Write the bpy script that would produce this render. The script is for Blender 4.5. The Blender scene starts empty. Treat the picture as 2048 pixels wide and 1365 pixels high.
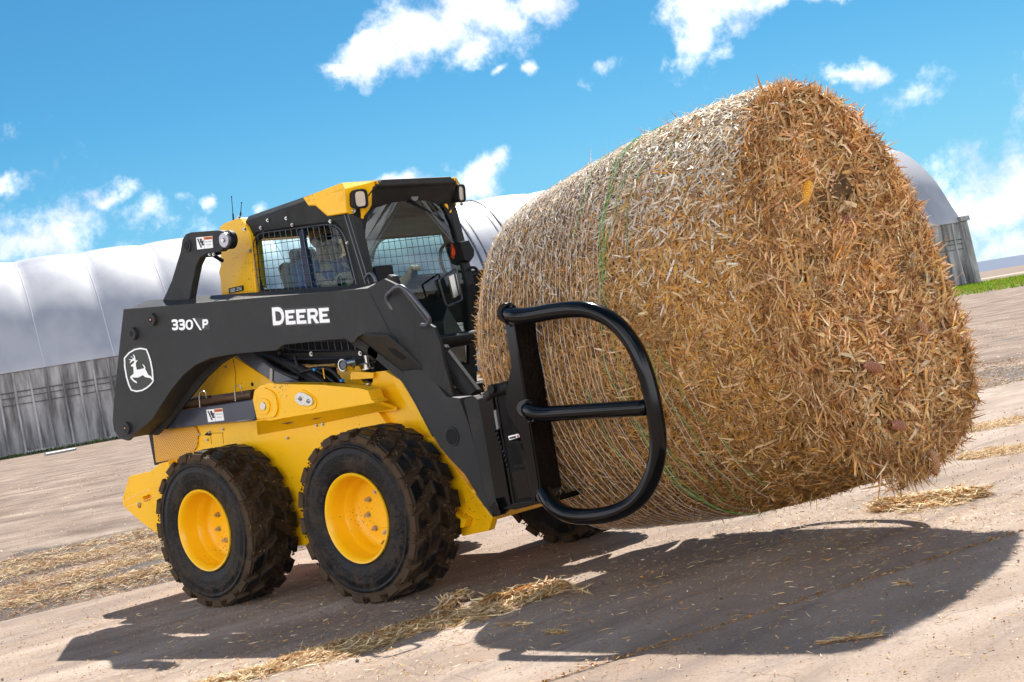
import bpy, bmesh, math
import numpy as np
from mathutils import Vector, Matrix
R_ = math.radians
sc = bpy.context.scene
COL = sc.collection

# ------------------------------------------------------------------ camera
CAM = np.array([7.51035, -6.37097, 1.18277])
YAW, PITCH, ROLL, FPX = R_(-42.0056), R_(0.37504), R_(9.64247), 3107.54
def _axes():
    f = np.array([math.sin(YAW)*math.cos(PITCH), math.cos(YAW)*math.cos(PITCH), math.sin(PITCH)])
    r = np.array([math.cos(YAW), -math.sin(YAW), 0.0]); u = np.cross(r, f)
    c, s = math.cos(ROLL), math.sin(ROLL)
    return r*c-u*s, u*c+r*s, f
CR, CU, CF = _axes()
cam = bpy.data.cameras.new('camera'); camo = bpy.data.objects.new('camera', cam); COL.objects.link(camo)
camo.matrix_world = Matrix(((CR[0], CU[0], -CF[0], CAM[0]), (CR[1], CU[1], -CF[1], CAM[1]), (CR[2], CU[2], -CF[2], CAM[2]), (0, 0, 0, 1)))
cam.sensor_width = 36; cam.lens = 36*FPX/2048; cam.clip_start = 0.1; cam.clip_end = 12000
sc.camera = camo

# ------------------------------------------------------------------ light
SUN = Vector((-0.42, 0.70, 1.0)).normalized()
SUN_EL = math.asin(SUN.z); SUN_AZ = math.atan2(SUN.x, SUN.y)
sl = bpy.data.lights.new('sun', 'SUN'); sl.energy = 4.0; sl.angle = R_(0.53); sl.color = (1.0, 0.95, 0.88)
slo = bpy.data.objects.new('sun', sl); COL.objects.link(slo); slo.location = (0, 0, 30)
slo.rotation_euler = SUN.to_track_quat('Z', 'Y').to_euler()

sc.view_settings.view_transform = 'Standard'; sc.view_settings.look = 'None'
sc.view_settings.exposure = 1.12; sc.view_settings.gamma = 1.0
sc.render.engine = 'CYCLES'
sc.cycles.max_bounces = 8; sc.cycles.transparent_max_bounces = 12

SKYMUL = (.115, .287, .345, 1)
world = bpy.data.worlds.new("World"); sc.world = world; world.use_nodes = True
def build_world():
    nt = world.node_tree; N = nt.nodes; L = nt.links; N.clear()
    def new(t, **k):
        n = N.new(t)
        for a, b in k.items(): setattr(n, a, b)
        return n
    def M(op, a, b=None, c=None):
        n = new('ShaderNodeMath', operation=op)
        for i, v in enumerate((a, b, c)):
            if v is None: continue
            if isinstance(v, (int, float)): n.inputs[i].default_value = v
            else: L.new(v, n.inputs[i])
        return n.outputs[0]
    out = new('ShaderNodeOutputWorld'); bg = new('ShaderNodeBackground'); bg.inputs[1].default_value = 0.13
    sky = new('ShaderNodeTexSky', sky_type='NISHITA'); sky.sun_disc = False
    sky.sun_elevation = SUN_EL; sky.sun_rotation = SUN_AZ
    sky.altitude = 600; sky.air_density = 1.0; sky.dust_density = 0.0; sky.ozone_density = 2.0
    hs = new('ShaderNodeMixRGB', blend_type='MULTIPLY'); hs.inputs[0].default_value = 1; hs.inputs[2].default_value = SKYMUL
    L.new(sky.outputs[0], hs.inputs[1])
    tc = new('ShaderNodeTexCoord')
    # pale band near the horizon
    hz = new('ShaderNodeSeparateXYZ'); L.new(tc.outputs['Generated'], hz.inputs[0])
    hr = new('ShaderNodeMapRange', interpolation_type='SMOOTHSTEP'); L.new(hz.outputs[2], hr.inputs[0]); hr.inputs[1].default_value = .20; hr.inputs[2].default_value = -.02; hr.inputs[3].default_value = 0; hr.inputs[4].default_value = .62
    hm = new('ShaderNodeMixRGB'); L.new(hr.outputs[0], hm.inputs[0]); L.new(hs.outputs[0], hm.inputs[1]); hm.inputs[2].default_value = (1.35, 2.35, 3.35, 1); hs = hm
    # big soft warp so that cloud outlines are torn
    wn = new('ShaderNodeTexNoise'); wn.inputs['Scale'].default_value = 14; wn.inputs['Detail'].default_value = 8; wn.inputs['Roughness'].default_value = 0.6
    L.new(tc.outputs['Generated'], wn.inputs['Vector'])
    w1 = new('ShaderNodeVectorMath', operation='SUBTRACT'); L.new(wn.outputs['Color'], w1.inputs[0]); w1.inputs[1].default_value = (.5, .5, .5)
    w2 = new('ShaderNodeVectorMath', operation='SCALE'); L.new(w1.outputs[0], w2.inputs[0]); w2.inputs['Scale'].default_value = 0.06
    w3 = new('ShaderNodeVectorMath', operation='ADD'); L.new(tc.outputs['Generated'], w3.inputs[0]); L.new(w2.outputs[0], w3.inputs[1])
    sp = new('ShaderNodeSeparateXYZ'); L.new(w3.outputs[0], sp.inputs[0])
    az = M('MULTIPLY', M('ARCTAN2', sp.outputs[0], sp.outputs[1]), 57.29578)
    el = M('MULTIPLY', M('ARCSINE', sp.outputs[2]), 57.29578)
    blobs = [(-45.2, 11.5, 1.9, .85, 1), (-43.4, 12.0, 2.2, 1.15, 1), (-41.2, 12.5, 2.3, 1.5, 1), (-39.4, 13.3, 1.8, .9, 1), (-38.6, 12.3, 1.2, .7, .9), (-46.6, 11.2, .9, .4, .9), (-33.9, 10.0, .7, .8, .9), (-34.3, 11.6, .5, .6, .8), (-30.3, 10.9, 1.8, .7, 1), (-28.8, 10.7, 1.5, .42, .9), (-41.6, 11.3, 1.0, .6, 1),
             (-33.5, 10.9, 1.15, 1.3, 1), (-32.0, 11.1, 2.0, 1.1, 1), (-29.6, 11.6, 2.2, .75, 1), (-31.0, 12.6, 2.5, 1.0, 1), (-32.9, 9.2, .7, .35, .6),
             (-28.4, 7.7, 1.1, .5, 1), (-26.5, 6.9, 1.2, .6, .62), (-27.2, 6.1, 1.3, .5, .45),
             (-24.6, 2.3, 3.0, 1.9, .85), (-23.0, 3.0, 2.5, 1.4, .8), (-22.5, .6, 3.2, 1.2, .8), (-18, 5, 5, 2.2, .8), (-26.3, 3.9, 1.0, .5, .5),
             (-58.3, 6.8, 2.1, 1.0, 1), (-57.2, 7.1, 1.2, .5, .8), (-59.3, 8.5, 1.0, .5, .95), (-62, 7.5, 3, 1.6, 1), (-54.4, 6.9, .95, .6, .85), (-53.3, 7.3, .7, .3, .6),
             (-55.6, 7.8, .9, .35, .75), (-51.85, 7.3, .34, .26, .66), (-45.0, 6.8, 1.1, .5, 1), (-50.3, 6.6, .5, .25, .5), (-42.2, 6.1, 1.0, .75, 1), (-41.4, 6.6, .6, .5, .9), (-43.4, 5.7, .8, .5, .8),
             (-37.0, 9.95, .5, .36, .72), (-39.4, 9.65, .4, .26, .62), (-41.0, 10.1, .45, .22, .55), (-37.6, 9.3, .35, .2, .5)]
    cur = None
    for (a, e, ra, re_, amp) in blobs:
        dx = M('DIVIDE', M('SUBTRACT', az, a), ra); dy = M('DIVIDE', M('SUBTRACT', el, e), re_)
        r = M('SQRT', M('ADD', M('MULTIPLY', dx, dx), M('MULTIPLY', dy, dy)))
        v = M('MULTIPLY', M('SUBTRACT', 1.0, M('MULTIPLY', r, .6)), amp)
        cur = v if cur is None else M('MAXIMUM', cur, v)
    # broken cloud added outside the camera view as white fill light
    dt = new('ShaderNodeVectorMath', operation='DOT_PRODUCT'); L.new(tc.outputs['Generated'], dt.inputs[0]); dt.inputs[1].default_value = tuple(CF)
    away = new('ShaderNodeMapRange', interpolation_type='SMOOTHSTEP'); L.new(dt.outputs['Value'], away.inputs[0]); away.inputs[1].default_value = .90; away.inputs[2].default_value = .62; away.inputs[3].default_value = -1.0; away.inputs[4].default_value = 0.0
    gn = new('ShaderNodeTexNoise'); gn.inputs['Scale'].default_value = 3.2; gn.inputs['Detail'].default_value = 3; L.new(w3.outputs[0], gn.inputs['Vector'])
    cur = M('MAXIMUM', cur, M('ADD', away.outputs[0], M('ADD', M('MULTIPLY', M('SUBTRACT', gn.outputs[0], .5), 2.0), M('SUBTRACT', 1.0, M('MULTIPLY', hz.outputs[2], 1.15)))))
    fn = new('ShaderNodeTexNoise'); fn.inputs['Scale'].default_value = 30; fn.inputs['Detail'].default_value = 9; fn.inputs['Roughness'].default_value = 0.66
    L.new(tc.outputs['Generated'], fn.inputs['Vector'])
    d = M('ADD', cur, M('MULTIPLY', M('SUBTRACT', fn.outputs[0], .5), 1.9))
    mr = new('ShaderNodeMapRange', interpolation_type='SMOOTHSTEP'); L.new(d, mr.inputs[0])
    mr.inputs[1].default_value = .22; mr.inputs[2].default_value = 1.0
    # cloud colour: white tops, grey-violet where dense
    cn = new('ShaderNodeTexNoise'); cn.inputs['Scale'].default_value = 20; cn.inputs['Detail'].default_value = 5
    L.new(tc.outputs['Generated'], cn.inputs['Vector'])
    cr = new('ShaderNodeMapRange', interpolation_type='SMOOTHSTEP'); L.new(cn.outputs[0], cr.inputs[0]); cr.inputs[1].default_value = .42; cr.inputs[2].default_value = .66
    cc = new('ShaderNodeMixRGB'); L.new(cr.outputs[0], cc.inputs[0]); cc.inputs[1].default_value = (5.6, 5.6, 5.7, 1); cc.inputs[2].default_value = (3.6, 3.75, 4.6, 1)
    # clouds opposite the sun are brightened to add fill on the camera side
    sd = new('ShaderNodeVectorMath', operation='DOT_PRODUCT'); L.new(tc.outputs['Generated'], sd.inputs[0]); sd.inputs[1].default_value = (SUN.x/math.hypot(SUN.x, SUN.y), SUN.y/math.hypot(SUN.x, SUN.y), 0)
    sb = new('ShaderNodeMapRange', interpolation_type='SMOOTHSTEP'); L.new(sd.outputs['Value'], sb.inputs[0]); sb.inputs[1].default_value = .5; sb.inputs[2].default_value = -.5; sb.inputs[3].default_value = 1.0; sb.inputs[4].default_value = 2.5
    cs = new('ShaderNodeVectorMath', operation='SCALE'); L.new(cc.outputs[0], cs.inputs[0]); L.new(sb.outputs[0], cs.inputs['Scale']); cc = cs
    mx = new('ShaderNodeMixRGB'); L.new(M('MULTIPLY', mr.outputs[0], .96), mx.inputs[0]); L.new(hs.outputs[0], mx.inputs[1]); L.new(cc.outputs[0], mx.inputs[2])
    L.new(mx.outputs[0], bg.inputs[0]); L.new(bg.outputs[0], out.inputs[0])
build_world()

# ------------------------------------------------------------------ helpers
def ray(x, y): return CF + CR*(x-1024)/FPX - CU*(y-682.5)/FPX
def on(x, y, axis, val):              # the point of a real plane (axis 0/1/2 = val) that a photo pixel looks at
    d = ray(x, y); return CAM + d*((val-CAM[axis])/d[axis])
def PX(x, y, v): return on(x, y, 0, v)
def PY(x, y, v): return on(x, y, 1, v)
def PZ(x, y, v=0.0): return on(x, y, 2, v)
RNG = np.random.default_rng(7)
V3 = lambda *a: np.array(a, float)

def empty(name, loc, label, cat, group=None):
    o = bpy.data.objects.new(name, None); COL.objects.link(o); o.location = loc; o.empty_display_size = .2
    o['label'] = label; o['category'] = cat
    if group: o['group'] = group
    return o
def put(name, me, mat, parent=None, bevel=0, smooth=False, seg=2):
    o = bpy.data.objects.new(name, me); COL.objects.link(o)
    if mat is not None: me.materials.append(mat)
    if parent is not None:
        o.parent = parent
        if parent.type == 'EMPTY': o.location = -parent.location
    if smooth: me.polygons.foreach_set('use_smooth', [True]*len(me.polygons))
    if bevel:
        b = o.modifiers.new('bevel', 'BEVEL'); b.width = bevel; b.segments = seg; b.limit_method = 'ANGLE'; b.angle_limit = R_(35)
    return o
def tagtop(o, label, cat, group=None):
    o['label'] = label; o['category'] = cat
    if group: o['group'] = group
    return o
def struct(o, kind='structure', label=None, cat=None):
    o['kind'] = kind
    if label: o['label'] = label
    if cat: o['category'] = cat
    return o

class MB:
    def __init__(s): s.v = []; s.f = []
    def add(s, vs, fs):
        b = len(s.v); s.v += [tuple(map(float, p)) for p in vs]; s.f += [tuple(i+b for i in f) for f in fs]; return s
    def box(s, c, h, rot=None):       # centre, half sizes
        R = rot if rot is not None else np.eye(3)
        vs = [np.array(c)+R@(np.array(h)*(i, j, k)) for i in (-1, 1) for j in (-1, 1) for k in (-1, 1)]
        return s.add(vs, [(0, 1, 3, 2), (4, 6, 7, 5), (0, 4, 5, 1), (2, 3, 7, 6), (0, 2, 6, 4), (1, 5, 7, 3)])
    def prism(s, pts, vec):           # closed outline (3-D points) pushed along vec; concave allowed
        from mathutils.geometry import tessellate_polygon
        n = len(pts); a = [Vector(p) for p in pts]; b = [Vector(p)+Vector(vec) for p in pts]
        nrm = sum(((a[i]-a[0]).cross(a[(i+1) % n]-a[0]) for i in range(n)), Vector())
        if nrm.dot(Vector(vec)) > 0: a = a[::-1]; b = b[::-1]
        tri = tessellate_polygon([a])
        fs = []
        for t in tri:
            t = tuple(t); m = (a[t[1]]-a[t[0]]).cross(a[t[2]]-a[t[0]])
            if m.dot(Vector(vec)) > 0: t = t[::-1]
            fs.append(t); fs.append(tuple(i+n for i in t[::-1]))
        for i in range(n): j = (i+1) % n; fs.append((i, i+n, j+n, j))
        return s.add(list(a)+list(b), fs)
    def cyl(s, p, q, r, n=20, r2=None, cap=True):
        p = np.array(p, float); q = np.array(q, float); ax = q-p; ax /= np.linalg.norm(ax)
        h = np.array([0, 0, 1.]) if abs(ax[2]) < .9 else np.array([1., 0, 0]); u = np.cross(ax, h); u /= np.linalg.norm(u); w = np.cross(ax, u)
        r2 = r if r2 is None else r2
        vs = []
        for c, rr in ((p, r), (q, r2)):
            for i in range(n): t = 2*math.pi*i/n; vs.append(c+rr*(u*math.cos(t)+w*math.sin(t)))
        fs = [(i, (i+1) % n, (i+1) % n+n, i+n) for i in range(n)]
        if cap: fs += [tuple(range(n))[::-1], tuple(range(n, 2*n))]
        return s.add(vs, fs)
    def tube(s, path, r, n=10, closed=False, smooth_steps=0):
        P = [np.array(p, float) for p in path]
        for _ in range(smooth_steps):
            Q = []
            m = len(P)
            for i in range(m-1 if not closed else m):
                a, b = P[i], P[(i+1) % m]; Q += [a*.75+b*.25, a*.25+b*.75]
            if not closed: Q = [P[0]]+Q+[P[-1]]
            P = Q
        m = len(P); vs = []; up = None
        for i in range(m):
            a = P[i-1] if (i > 0 or closed) else P[i]; b = P[(i+1) % m] if (i < m-1 or closed) else P[i]
            t = b-a; t /= (np.linalg.norm(t)+1e-9)
            if up is None:
                h = np.array([0, 0, 1.]) if abs(t[2]) < .9 else np.array([1., 0, 0]); up = np.cross(t, h)
            up = up-t*np.dot(up, t); up /= (np.linalg.norm(up)+1e-9); w = np.cross(t, up)
            rr = r[i] if isinstance(r, (list, np.ndarray)) else r
            for k in range(n): a2 = 2*math.pi*k/n; vs.append(P[i]+rr*(up*math.cos(a2)+w*math.sin(a2)))
        fs = []
        for i in range(m-1 if not closed else m):
            j = (i+1) % m
            for k in range(n): l = (k+1) % n; fs.append((i*n+k, j*n+k, j*n+l, i*n+l))
        if not closed: fs += [tuple(range(n)), tuple(range((m-1)*n, m*n))[::-1]]
        return s.add(vs, fs)
    def lathe_y(s, cx, cz, prof, n=64):  # profile of (y, r) around the axis through (cx, cz)
        vs = [];
        for (y, r) in prof:
            for i in range(n): t = 2*math.pi*i/n; vs.append((cx+r*math.cos(t), y, cz+r*math.sin(t)))
        fs = []
        for j in range(len(prof)-1):
            for i in range(n): k = (i+1) % n; fs.append((j*n+i, j*n+k, (j+1)*n+k, (j+1)*n+i))
        return s.add(vs, fs)
    def mirror(s):
        m = MB(); m.v = [(x, -y, z) for x, y, z in s.v]; m.f = [f[::-1] for f in s.f]; return m
    def mesh(s, name):
        me = bpy.data.meshes.new(name); me.from_pydata(s.v, [], s.f); me.validate(); me.update(); return me
    def build(s, name, mat, parent=None, **k):
        me = s.mesh(name)
        bm = bmesh.new(); bm.from_mesh(me); bmesh.ops.recalc_face_normals(bm, faces=bm.faces); bm.to_mesh(me); bm.free()
        return put(name, me, mat, parent, **k)

def frame_plate(name, outer, holes, vec, mat, parent, bevel=.003):
    """flat plate with openings: outer / holes are closed loops of 3-D points, thickness vec"""
    bm = bmesh.new(); es = []
    for lp in [outer]+holes:
        vs = [bm.verts.new(tuple(map(float, p))) for p in lp]
        es += [bm.edges.new((vs[i], vs[(i+1) % len(vs)])) for i in range(len(vs))]
    bmesh.ops.triangle_fill(bm, edges=es, use_beauty=True, use_dissolve=False)
    r = bmesh.ops.extrude_face_region(bm, geom=bm.faces[:])
    bmesh.ops.translate(bm, verts=[g for g in r['geom'] if isinstance(g, bmesh.types.BMVert)], vec=Vector(vec))
    bmesh.ops.recalc_face_normals(bm, faces=bm.faces)
    me = bpy.data.meshes.new(name); bm.to_mesh(me); bm.free()
    return put(name, me, mat, parent, bevel=bevel)
def rounded(loop, r, n=5):
    """round the corners of a closed loop"""
    P = [np.array(p, float) for p in loop]; out = []
    rs = r if isinstance(r, (list, tuple)) else [r]*len(P)
    for i, p in enumerate(P):
        a, b = P[i-1], P[(i+1) % len(P)]; rr = rs[i]
        da, db = a-p, b-p; la, lb = np.linalg.norm(da), np.linalg.norm(db); k = min(rr, la*.48, lb*.48)
        s, e = p+da/la*k, p+db/lb*k
        for j in range(n+1):
            t = j/n; out.append((1-t)**2*s+2*t*(1-t)*p+t*t*e)
    return out

def strips(P, T, Nn, L, W, curl, seg=2, taper=.35, twist=None):
    """many small bent blades, vectorised; returns verts, quads"""
    n = len(P); T = T/np.linalg.norm(T, axis=1, keepdims=True)
    Nn = Nn-T*np.sum(Nn*T, 1, keepdims=True); Nn /= (np.linalg.norm(Nn, axis=1, keepdims=True)+1e-9)
    S = np.cross(T, Nn); vs = np.zeros((n, seg+1, 2, 3))
    for i in range(seg+1):
        s = i/seg-.5
        c = P+T*(L*s)[:, None]+Nn*(curl*L*(s*s*4-.33))[:, None]
        w = W*(1-(1-taper)*(abs(s)*2)**1.5)
        SS = S
        if twist is not None:
            a = (twist*s)[:, None]; SS = S*np.cos(a)+Nn*np.sin(a)
        vs[:, i, 0] = c-SS*(w/2)[:, None]; vs[:, i, 1] = c+SS*(w/2)[:, None]
    vs = vs.reshape(-1, 3); k = (seg+1)*2; base = (np.arange(n)*k)[:, None, None]
    q = np.array([[2*i, 2*i+1, 2*i+3, 2*i+2] for i in range(seg)])[None]
    return vs, (base+q).reshape(-1, 4)
def fast_mesh(name, vs, quads, cols=None, per=None):
    me = bpy.data.meshes.new(name); me.vertices.add(len(vs)); me.vertices.foreach_set('co', np.asarray(vs, np.float32).ravel())
    m = len(quads); k = quads.shape[1]
    me.loops.add(m*k); me.loops.foreach_set('vertex_index', quads.astype(np.int32).ravel())
    me.polygons.add(m); me.polygons.foreach_set('loop_start', np.arange(0, m*k, k, dtype=np.int32))
    try: me.polygons.foreach_set('loop_total', np.full(m, k, np.int32))
    except Exception: pass
    me.update(calc_edges=True)
    if cols is not None:
        a = me.color_attributes.new('Col', 'FLOAT_COLOR', 'POINT')
        c = np.ones((len(vs), 4), np.float32); c[:, :3] = np.repeat(cols, per, axis=0); a.data.foreach_set('color', c.ravel())
    return me

# ------------------------------------------------------------------ materials
def nmat(name):
    m = bpy.data.materials.new(name); m.use_nodes = True; nt = m.node_tree; b = nt.nodes['Principled BSDF']; return m, nt, b
def mat(name, col, rough=.5, metal=0., coat=0., var=.0, vscale=8., bump=0., bscale=60., dust=0., spec=.5, dustcol=(.3, .24, .18), spat=0):
    m, nt, b = nmat(name); N, L = nt.nodes, nt.links
    b.inputs['Roughness'].default_value = rough; b.inputs['Metallic'].default_value = metal; b.inputs['Specular IOR Level'].default_value = spec
    b.inputs['Coat Weight'].default_value = coat; b.inputs['Coat Roughness'].default_value = .08
    tc = N.new('ShaderNodeTexCoord'); src = None
    rgb = N.new('ShaderNodeRGB'); rgb.outputs[0].default_value = (*col, 1); src = rgb.outputs[0]
    if var:
        n = N.new('ShaderNodeTexNoise'); n.inputs['Scale'].default_value = vscale; n.inputs['Detail'].default_value = 6; L.new(tc.outputs['Object'], n.inputs['Vector'])
        mr = N.new('ShaderNodeMapRange'); L.new(n.outputs[0], mr.inputs[0]); mr.inputs[1].default_value = .3; mr.inputs[2].default_value = .7; mr.inputs[3].default_value = 1-var; mr.inputs[4].default_value = 1+var
        x = N.new('ShaderNodeVectorMath'); x.operation = 'SCALE'; L.new(src, x.inputs[0]); L.new(mr.outputs[0], x.inputs['Scale']); src = x.outputs[0]
        mr2 = N.new('ShaderNodeMapRange'); L.new(n.outputs[0], mr2.inputs[0]); mr2.inputs[1].default_value = .3; mr2.inputs[2].default_value = .7; mr2.inputs[3].default_value = max(.02, rough-.1); mr2.inputs[4].default_value = min(1, rough+.12)
        L.new(mr2.outputs[0], b.inputs['Roughness'])
    if dust:
        n = N.new('ShaderNodeTexNoise'); n.inputs['Scale'].default_value = 5; n.inputs['Detail'].default_value = 10; n.inputs['Roughness'].default_value = .7; L.new(tc.outputs['Object'], n.inputs['Vector'])
        mr = N.new('ShaderNodeMapRange'); L.new(n.outputs[0], mr.inputs[0]); mr.inputs[1].default_value = .5; mr.inputs[2].default_value = .75; mr.inputs[4].default_value = dust
        x = N.new('ShaderNodeMixRGB'); L.new(mr.outputs[0], x.inputs[0]); L.new(src, x.inputs[1]); x.inputs[2].default_value = (*dustcol, 1); src = x.outputs[0]
    if spat:   # fine mud splashes in loose clusters
        n = N.new('ShaderNodeTexNoise'); n.inputs['Scale'].default_value = 75; n.inputs['Detail'].default_value = 2; L.new(tc.outputs['Object'], n.inputs['Vector'])
        n2 = N.new('ShaderNodeTexNoise'); n2.inputs['Scale'].default_value = 3.5; n2.inputs['Detail'].default_value = 4; L.new(tc.outputs['Object'], n2.inputs['Vector'])
        ad = N.new('ShaderNodeMath'); ad.operation = 'MULTIPLY_ADD'; L.new(n2.outputs[0], ad.inputs[0]); ad.inputs[1].default_value = .55; L.new(n.outputs[0], ad.inputs[2])
        mr = N.new('ShaderNodeMapRange'); L.new(ad.outputs[0], mr.inputs[0]); mr.inputs[1].default_value = 1.0; mr.inputs[2].default_value = 1.05; mr.inputs[4].default_value = spat
        x = N.new('ShaderNodeMixRGB'); L.new(mr.outputs[0], x.inputs[0]); L.new(src, x.inputs[1]); x.inputs[2].default_value = (.10, .065, .04, 1); src = x.outputs[0]
    L.new(src, b.inputs['Base Color'])
    if bump:
        n = N.new('ShaderNodeTexNoise'); n.inputs['Scale'].default_value = bscale; n.inputs['Detail'].default_value = 6; L.new(tc.outputs['Object'], n.inputs['Vector'])
        bp = N.new('ShaderNodeBump'); bp.inputs['Strength'].default_value = bump; bp.inputs['Distance'].default_value = .01; L.new(n.outputs[0], bp.inputs['Height']); L.new(bp.outputs[0], b.inputs['Normal'])
    return m
def attr_mat(name, rough=.75, var=.25, scale=300, trans=0.12):
    m, nt, b = nmat(name); N, L = nt.nodes, nt.links
    a = N.new('ShaderNodeAttribute'); a.attribute_name = 'Col'
    tc = N.new('ShaderNodeTexCoord'); n = N.new('ShaderNodeTexNoise'); n.inputs['Scale'].default_value = scale; n.inputs['Detail'].default_value = 3; L.new(tc.outputs['Object'], n.inputs['Vector'])
    mr = N.new('ShaderNodeMapRange'); L.new(n.outputs[0], mr.inputs[0]); mr.inputs[1].default_value = .3; mr.inputs[2].default_value = .7; mr.inputs[3].default_value = 1-var; mr.inputs[4].default_value = 1+var
    x = N.new('ShaderNodeVectorMath'); x.operation = 'SCALE'; L.new(a.outputs['Color'], x.inputs[0]); L.new(mr.outputs[0], x.inputs['Scale'])
    L.new(x.outputs[0], b.inputs['Base Color']); b.inputs['Roughness'].default_value = rough; b.inputs['Specular IOR Level'].default_value = .35
    if trans:
        t = N.new('ShaderNodeBsdfTranslucent'); L.new(x.outputs[0], t.inputs[0]); ms = N.new('ShaderNodeMixShader'); ms.inputs[0].default_value = trans
        L.new(b.outputs[0], ms.inputs[1]); L.new(t.outputs[0], ms.inputs[2]); L.new(ms.outputs[0], N['Material Output'].inputs[0])
    return m

YEL = mat('yellow_paint', (.98, .525, .004), .34, coat=.12, var=.03, vscale=3, dust=.10, spec=.35, spat=.8)
YELP = mat('yellow_perforated_paint', (.80, .38, .008), .4, coat=.2)
GRY = mat('graphite_textured_paint', (.034, .035, .034), .5, coat=.0, spec=.2, var=.10, vscale=4, bump=.35, bscale=420, dust=.16, spat=.5, dustcol=(.13, .11, .09))
GRYM = mat('cab_dark_paint', (.020, .020, .018), .5, spec=.22, var=.12, bump=.1, bscale=300, dust=.08)
BLK = mat('black_rubber_trim', (.008, .008, .008), .6, spec=.25)
GLOSS = mat('gloss_black_paint', (.003, .0032, .0035), .13, spec=.26)
HOSE = mat('hydraulic_hose', (.015, .014, .014), .45, bump=.4, bscale=250)
STEEL = mat('zinc_steel', (.55, .53, .48), .3, metal=1., var=.15, vscale=30)
DSTEEL = mat('dark_steel', (.10, .105, .12), .35, metal=.6, var=.2)
RUST = mat('oily_brown_steel', (.10, .055, .03), .4, metal=.4, var=.35, vscale=14)
WHT = mat('white_decal', (.93, .93, .91), .4)
DDK = mat('black_decal', (.012, .013, .008), .35)
ORG = mat('orange_decal', (.85, .20, .02), .45)
BLU = mat('blue_grey_frame', (.030, .036, .058), .38, coat=.3, var=.2, dust=.1)
SEATM = mat('seat_fabric', (.10, .14, .17), .8, var=.2)
HEADL = mat('headliner', (.035, .028, .020), .9, bump=.4, bscale=200, var=.1)
def perf():
    nt = YELP.node_tree; N, L = nt.nodes, nt.links; b = N['Principled BSDF']
    tc = N.new('ShaderNodeTexCoord'); mp = N.new('ShaderNodeMapping'); mp.inputs['Rotation'].default_value = (0, R_(45), 0); L.new(tc.outputs['Object'], mp.inputs[0])
    s = N.new('ShaderNodeSeparateXYZ'); L.new(mp.outputs[0], s.inputs[0]); vals = []
    for i in (0, 2):
        a = N.new('ShaderNodeMath'); a.operation = 'MULTIPLY'; a.inputs[1].default_value = 2*math.pi/.0135; L.new(s.outputs[i], a.inputs[0])
        c = N.new('ShaderNodeMath'); c.operation = 'SINE'; L.new(a.outputs[0], c.inputs[0]); vals.append(c.outputs[0])
    ad = N.new('ShaderNodeMath'); ad.operation = 'ADD'; L.new(vals[0], ad.inputs[0]); L.new(vals[1], ad.inputs[1])
    g = N.new('ShaderNodeMath'); g.operation = 'GREATER_THAN'; g.inputs[1].default_value = .75; L.new(ad.outputs[0], g.inputs[0])
    x = N.new('ShaderNodeMixRGB'); L.new(g.outputs[0], x.inputs[0]); x.inputs[1].default_value = (.82, .39, .01, 1); x.inputs[2].default_value = (.07, .035, .005, 1)
    L.new(x.outputs[0], b.inputs['Base Color'])
perf()
def glass(name, tint=(.75, .85, .85), refl=1.0):
    m, nt, b = nmat(name); N, L = nt.nodes, nt.links; N.remove(b)
    t = N.new('ShaderNodeBsdfTransparent'); t.inputs[0].default_value = (*tint, 1); g = N.new('ShaderNodeBsdfGlossy'); g.inputs['Roughness'].default_value = .015
    f = N.new('ShaderNodeLayerWeight'); f.inputs[0].default_value = .5; pw = N.new('ShaderNodeMath'); pw.operation = 'POWER'; pw.inputs[1].default_value = 5; L.new(f.outputs['Facing'], pw.inputs[0])
    a = N.new('ShaderNodeMath'); a.operation = 'MULTIPLY_ADD'; a.inputs[1].default_value = .9*refl; a.inputs[2].default_value = .05*refl; L.new(pw.outputs[0], a.inputs[0])
    s = N.new('ShaderNodeMixShader'); L.new(a.outputs[0], s.inputs[0]); L.new(t.outputs[0], s.inputs[1]); L.new(g.outputs[0], s.inputs[2]); L.new(s.outputs[0], N['Material Output'].inputs[0])
    return m
GLS = glass('cab_glass', (.66, .80, .84), .35)
GLSF = glass('windshield_glass', (.70, .86, .82), 1.3)
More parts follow.
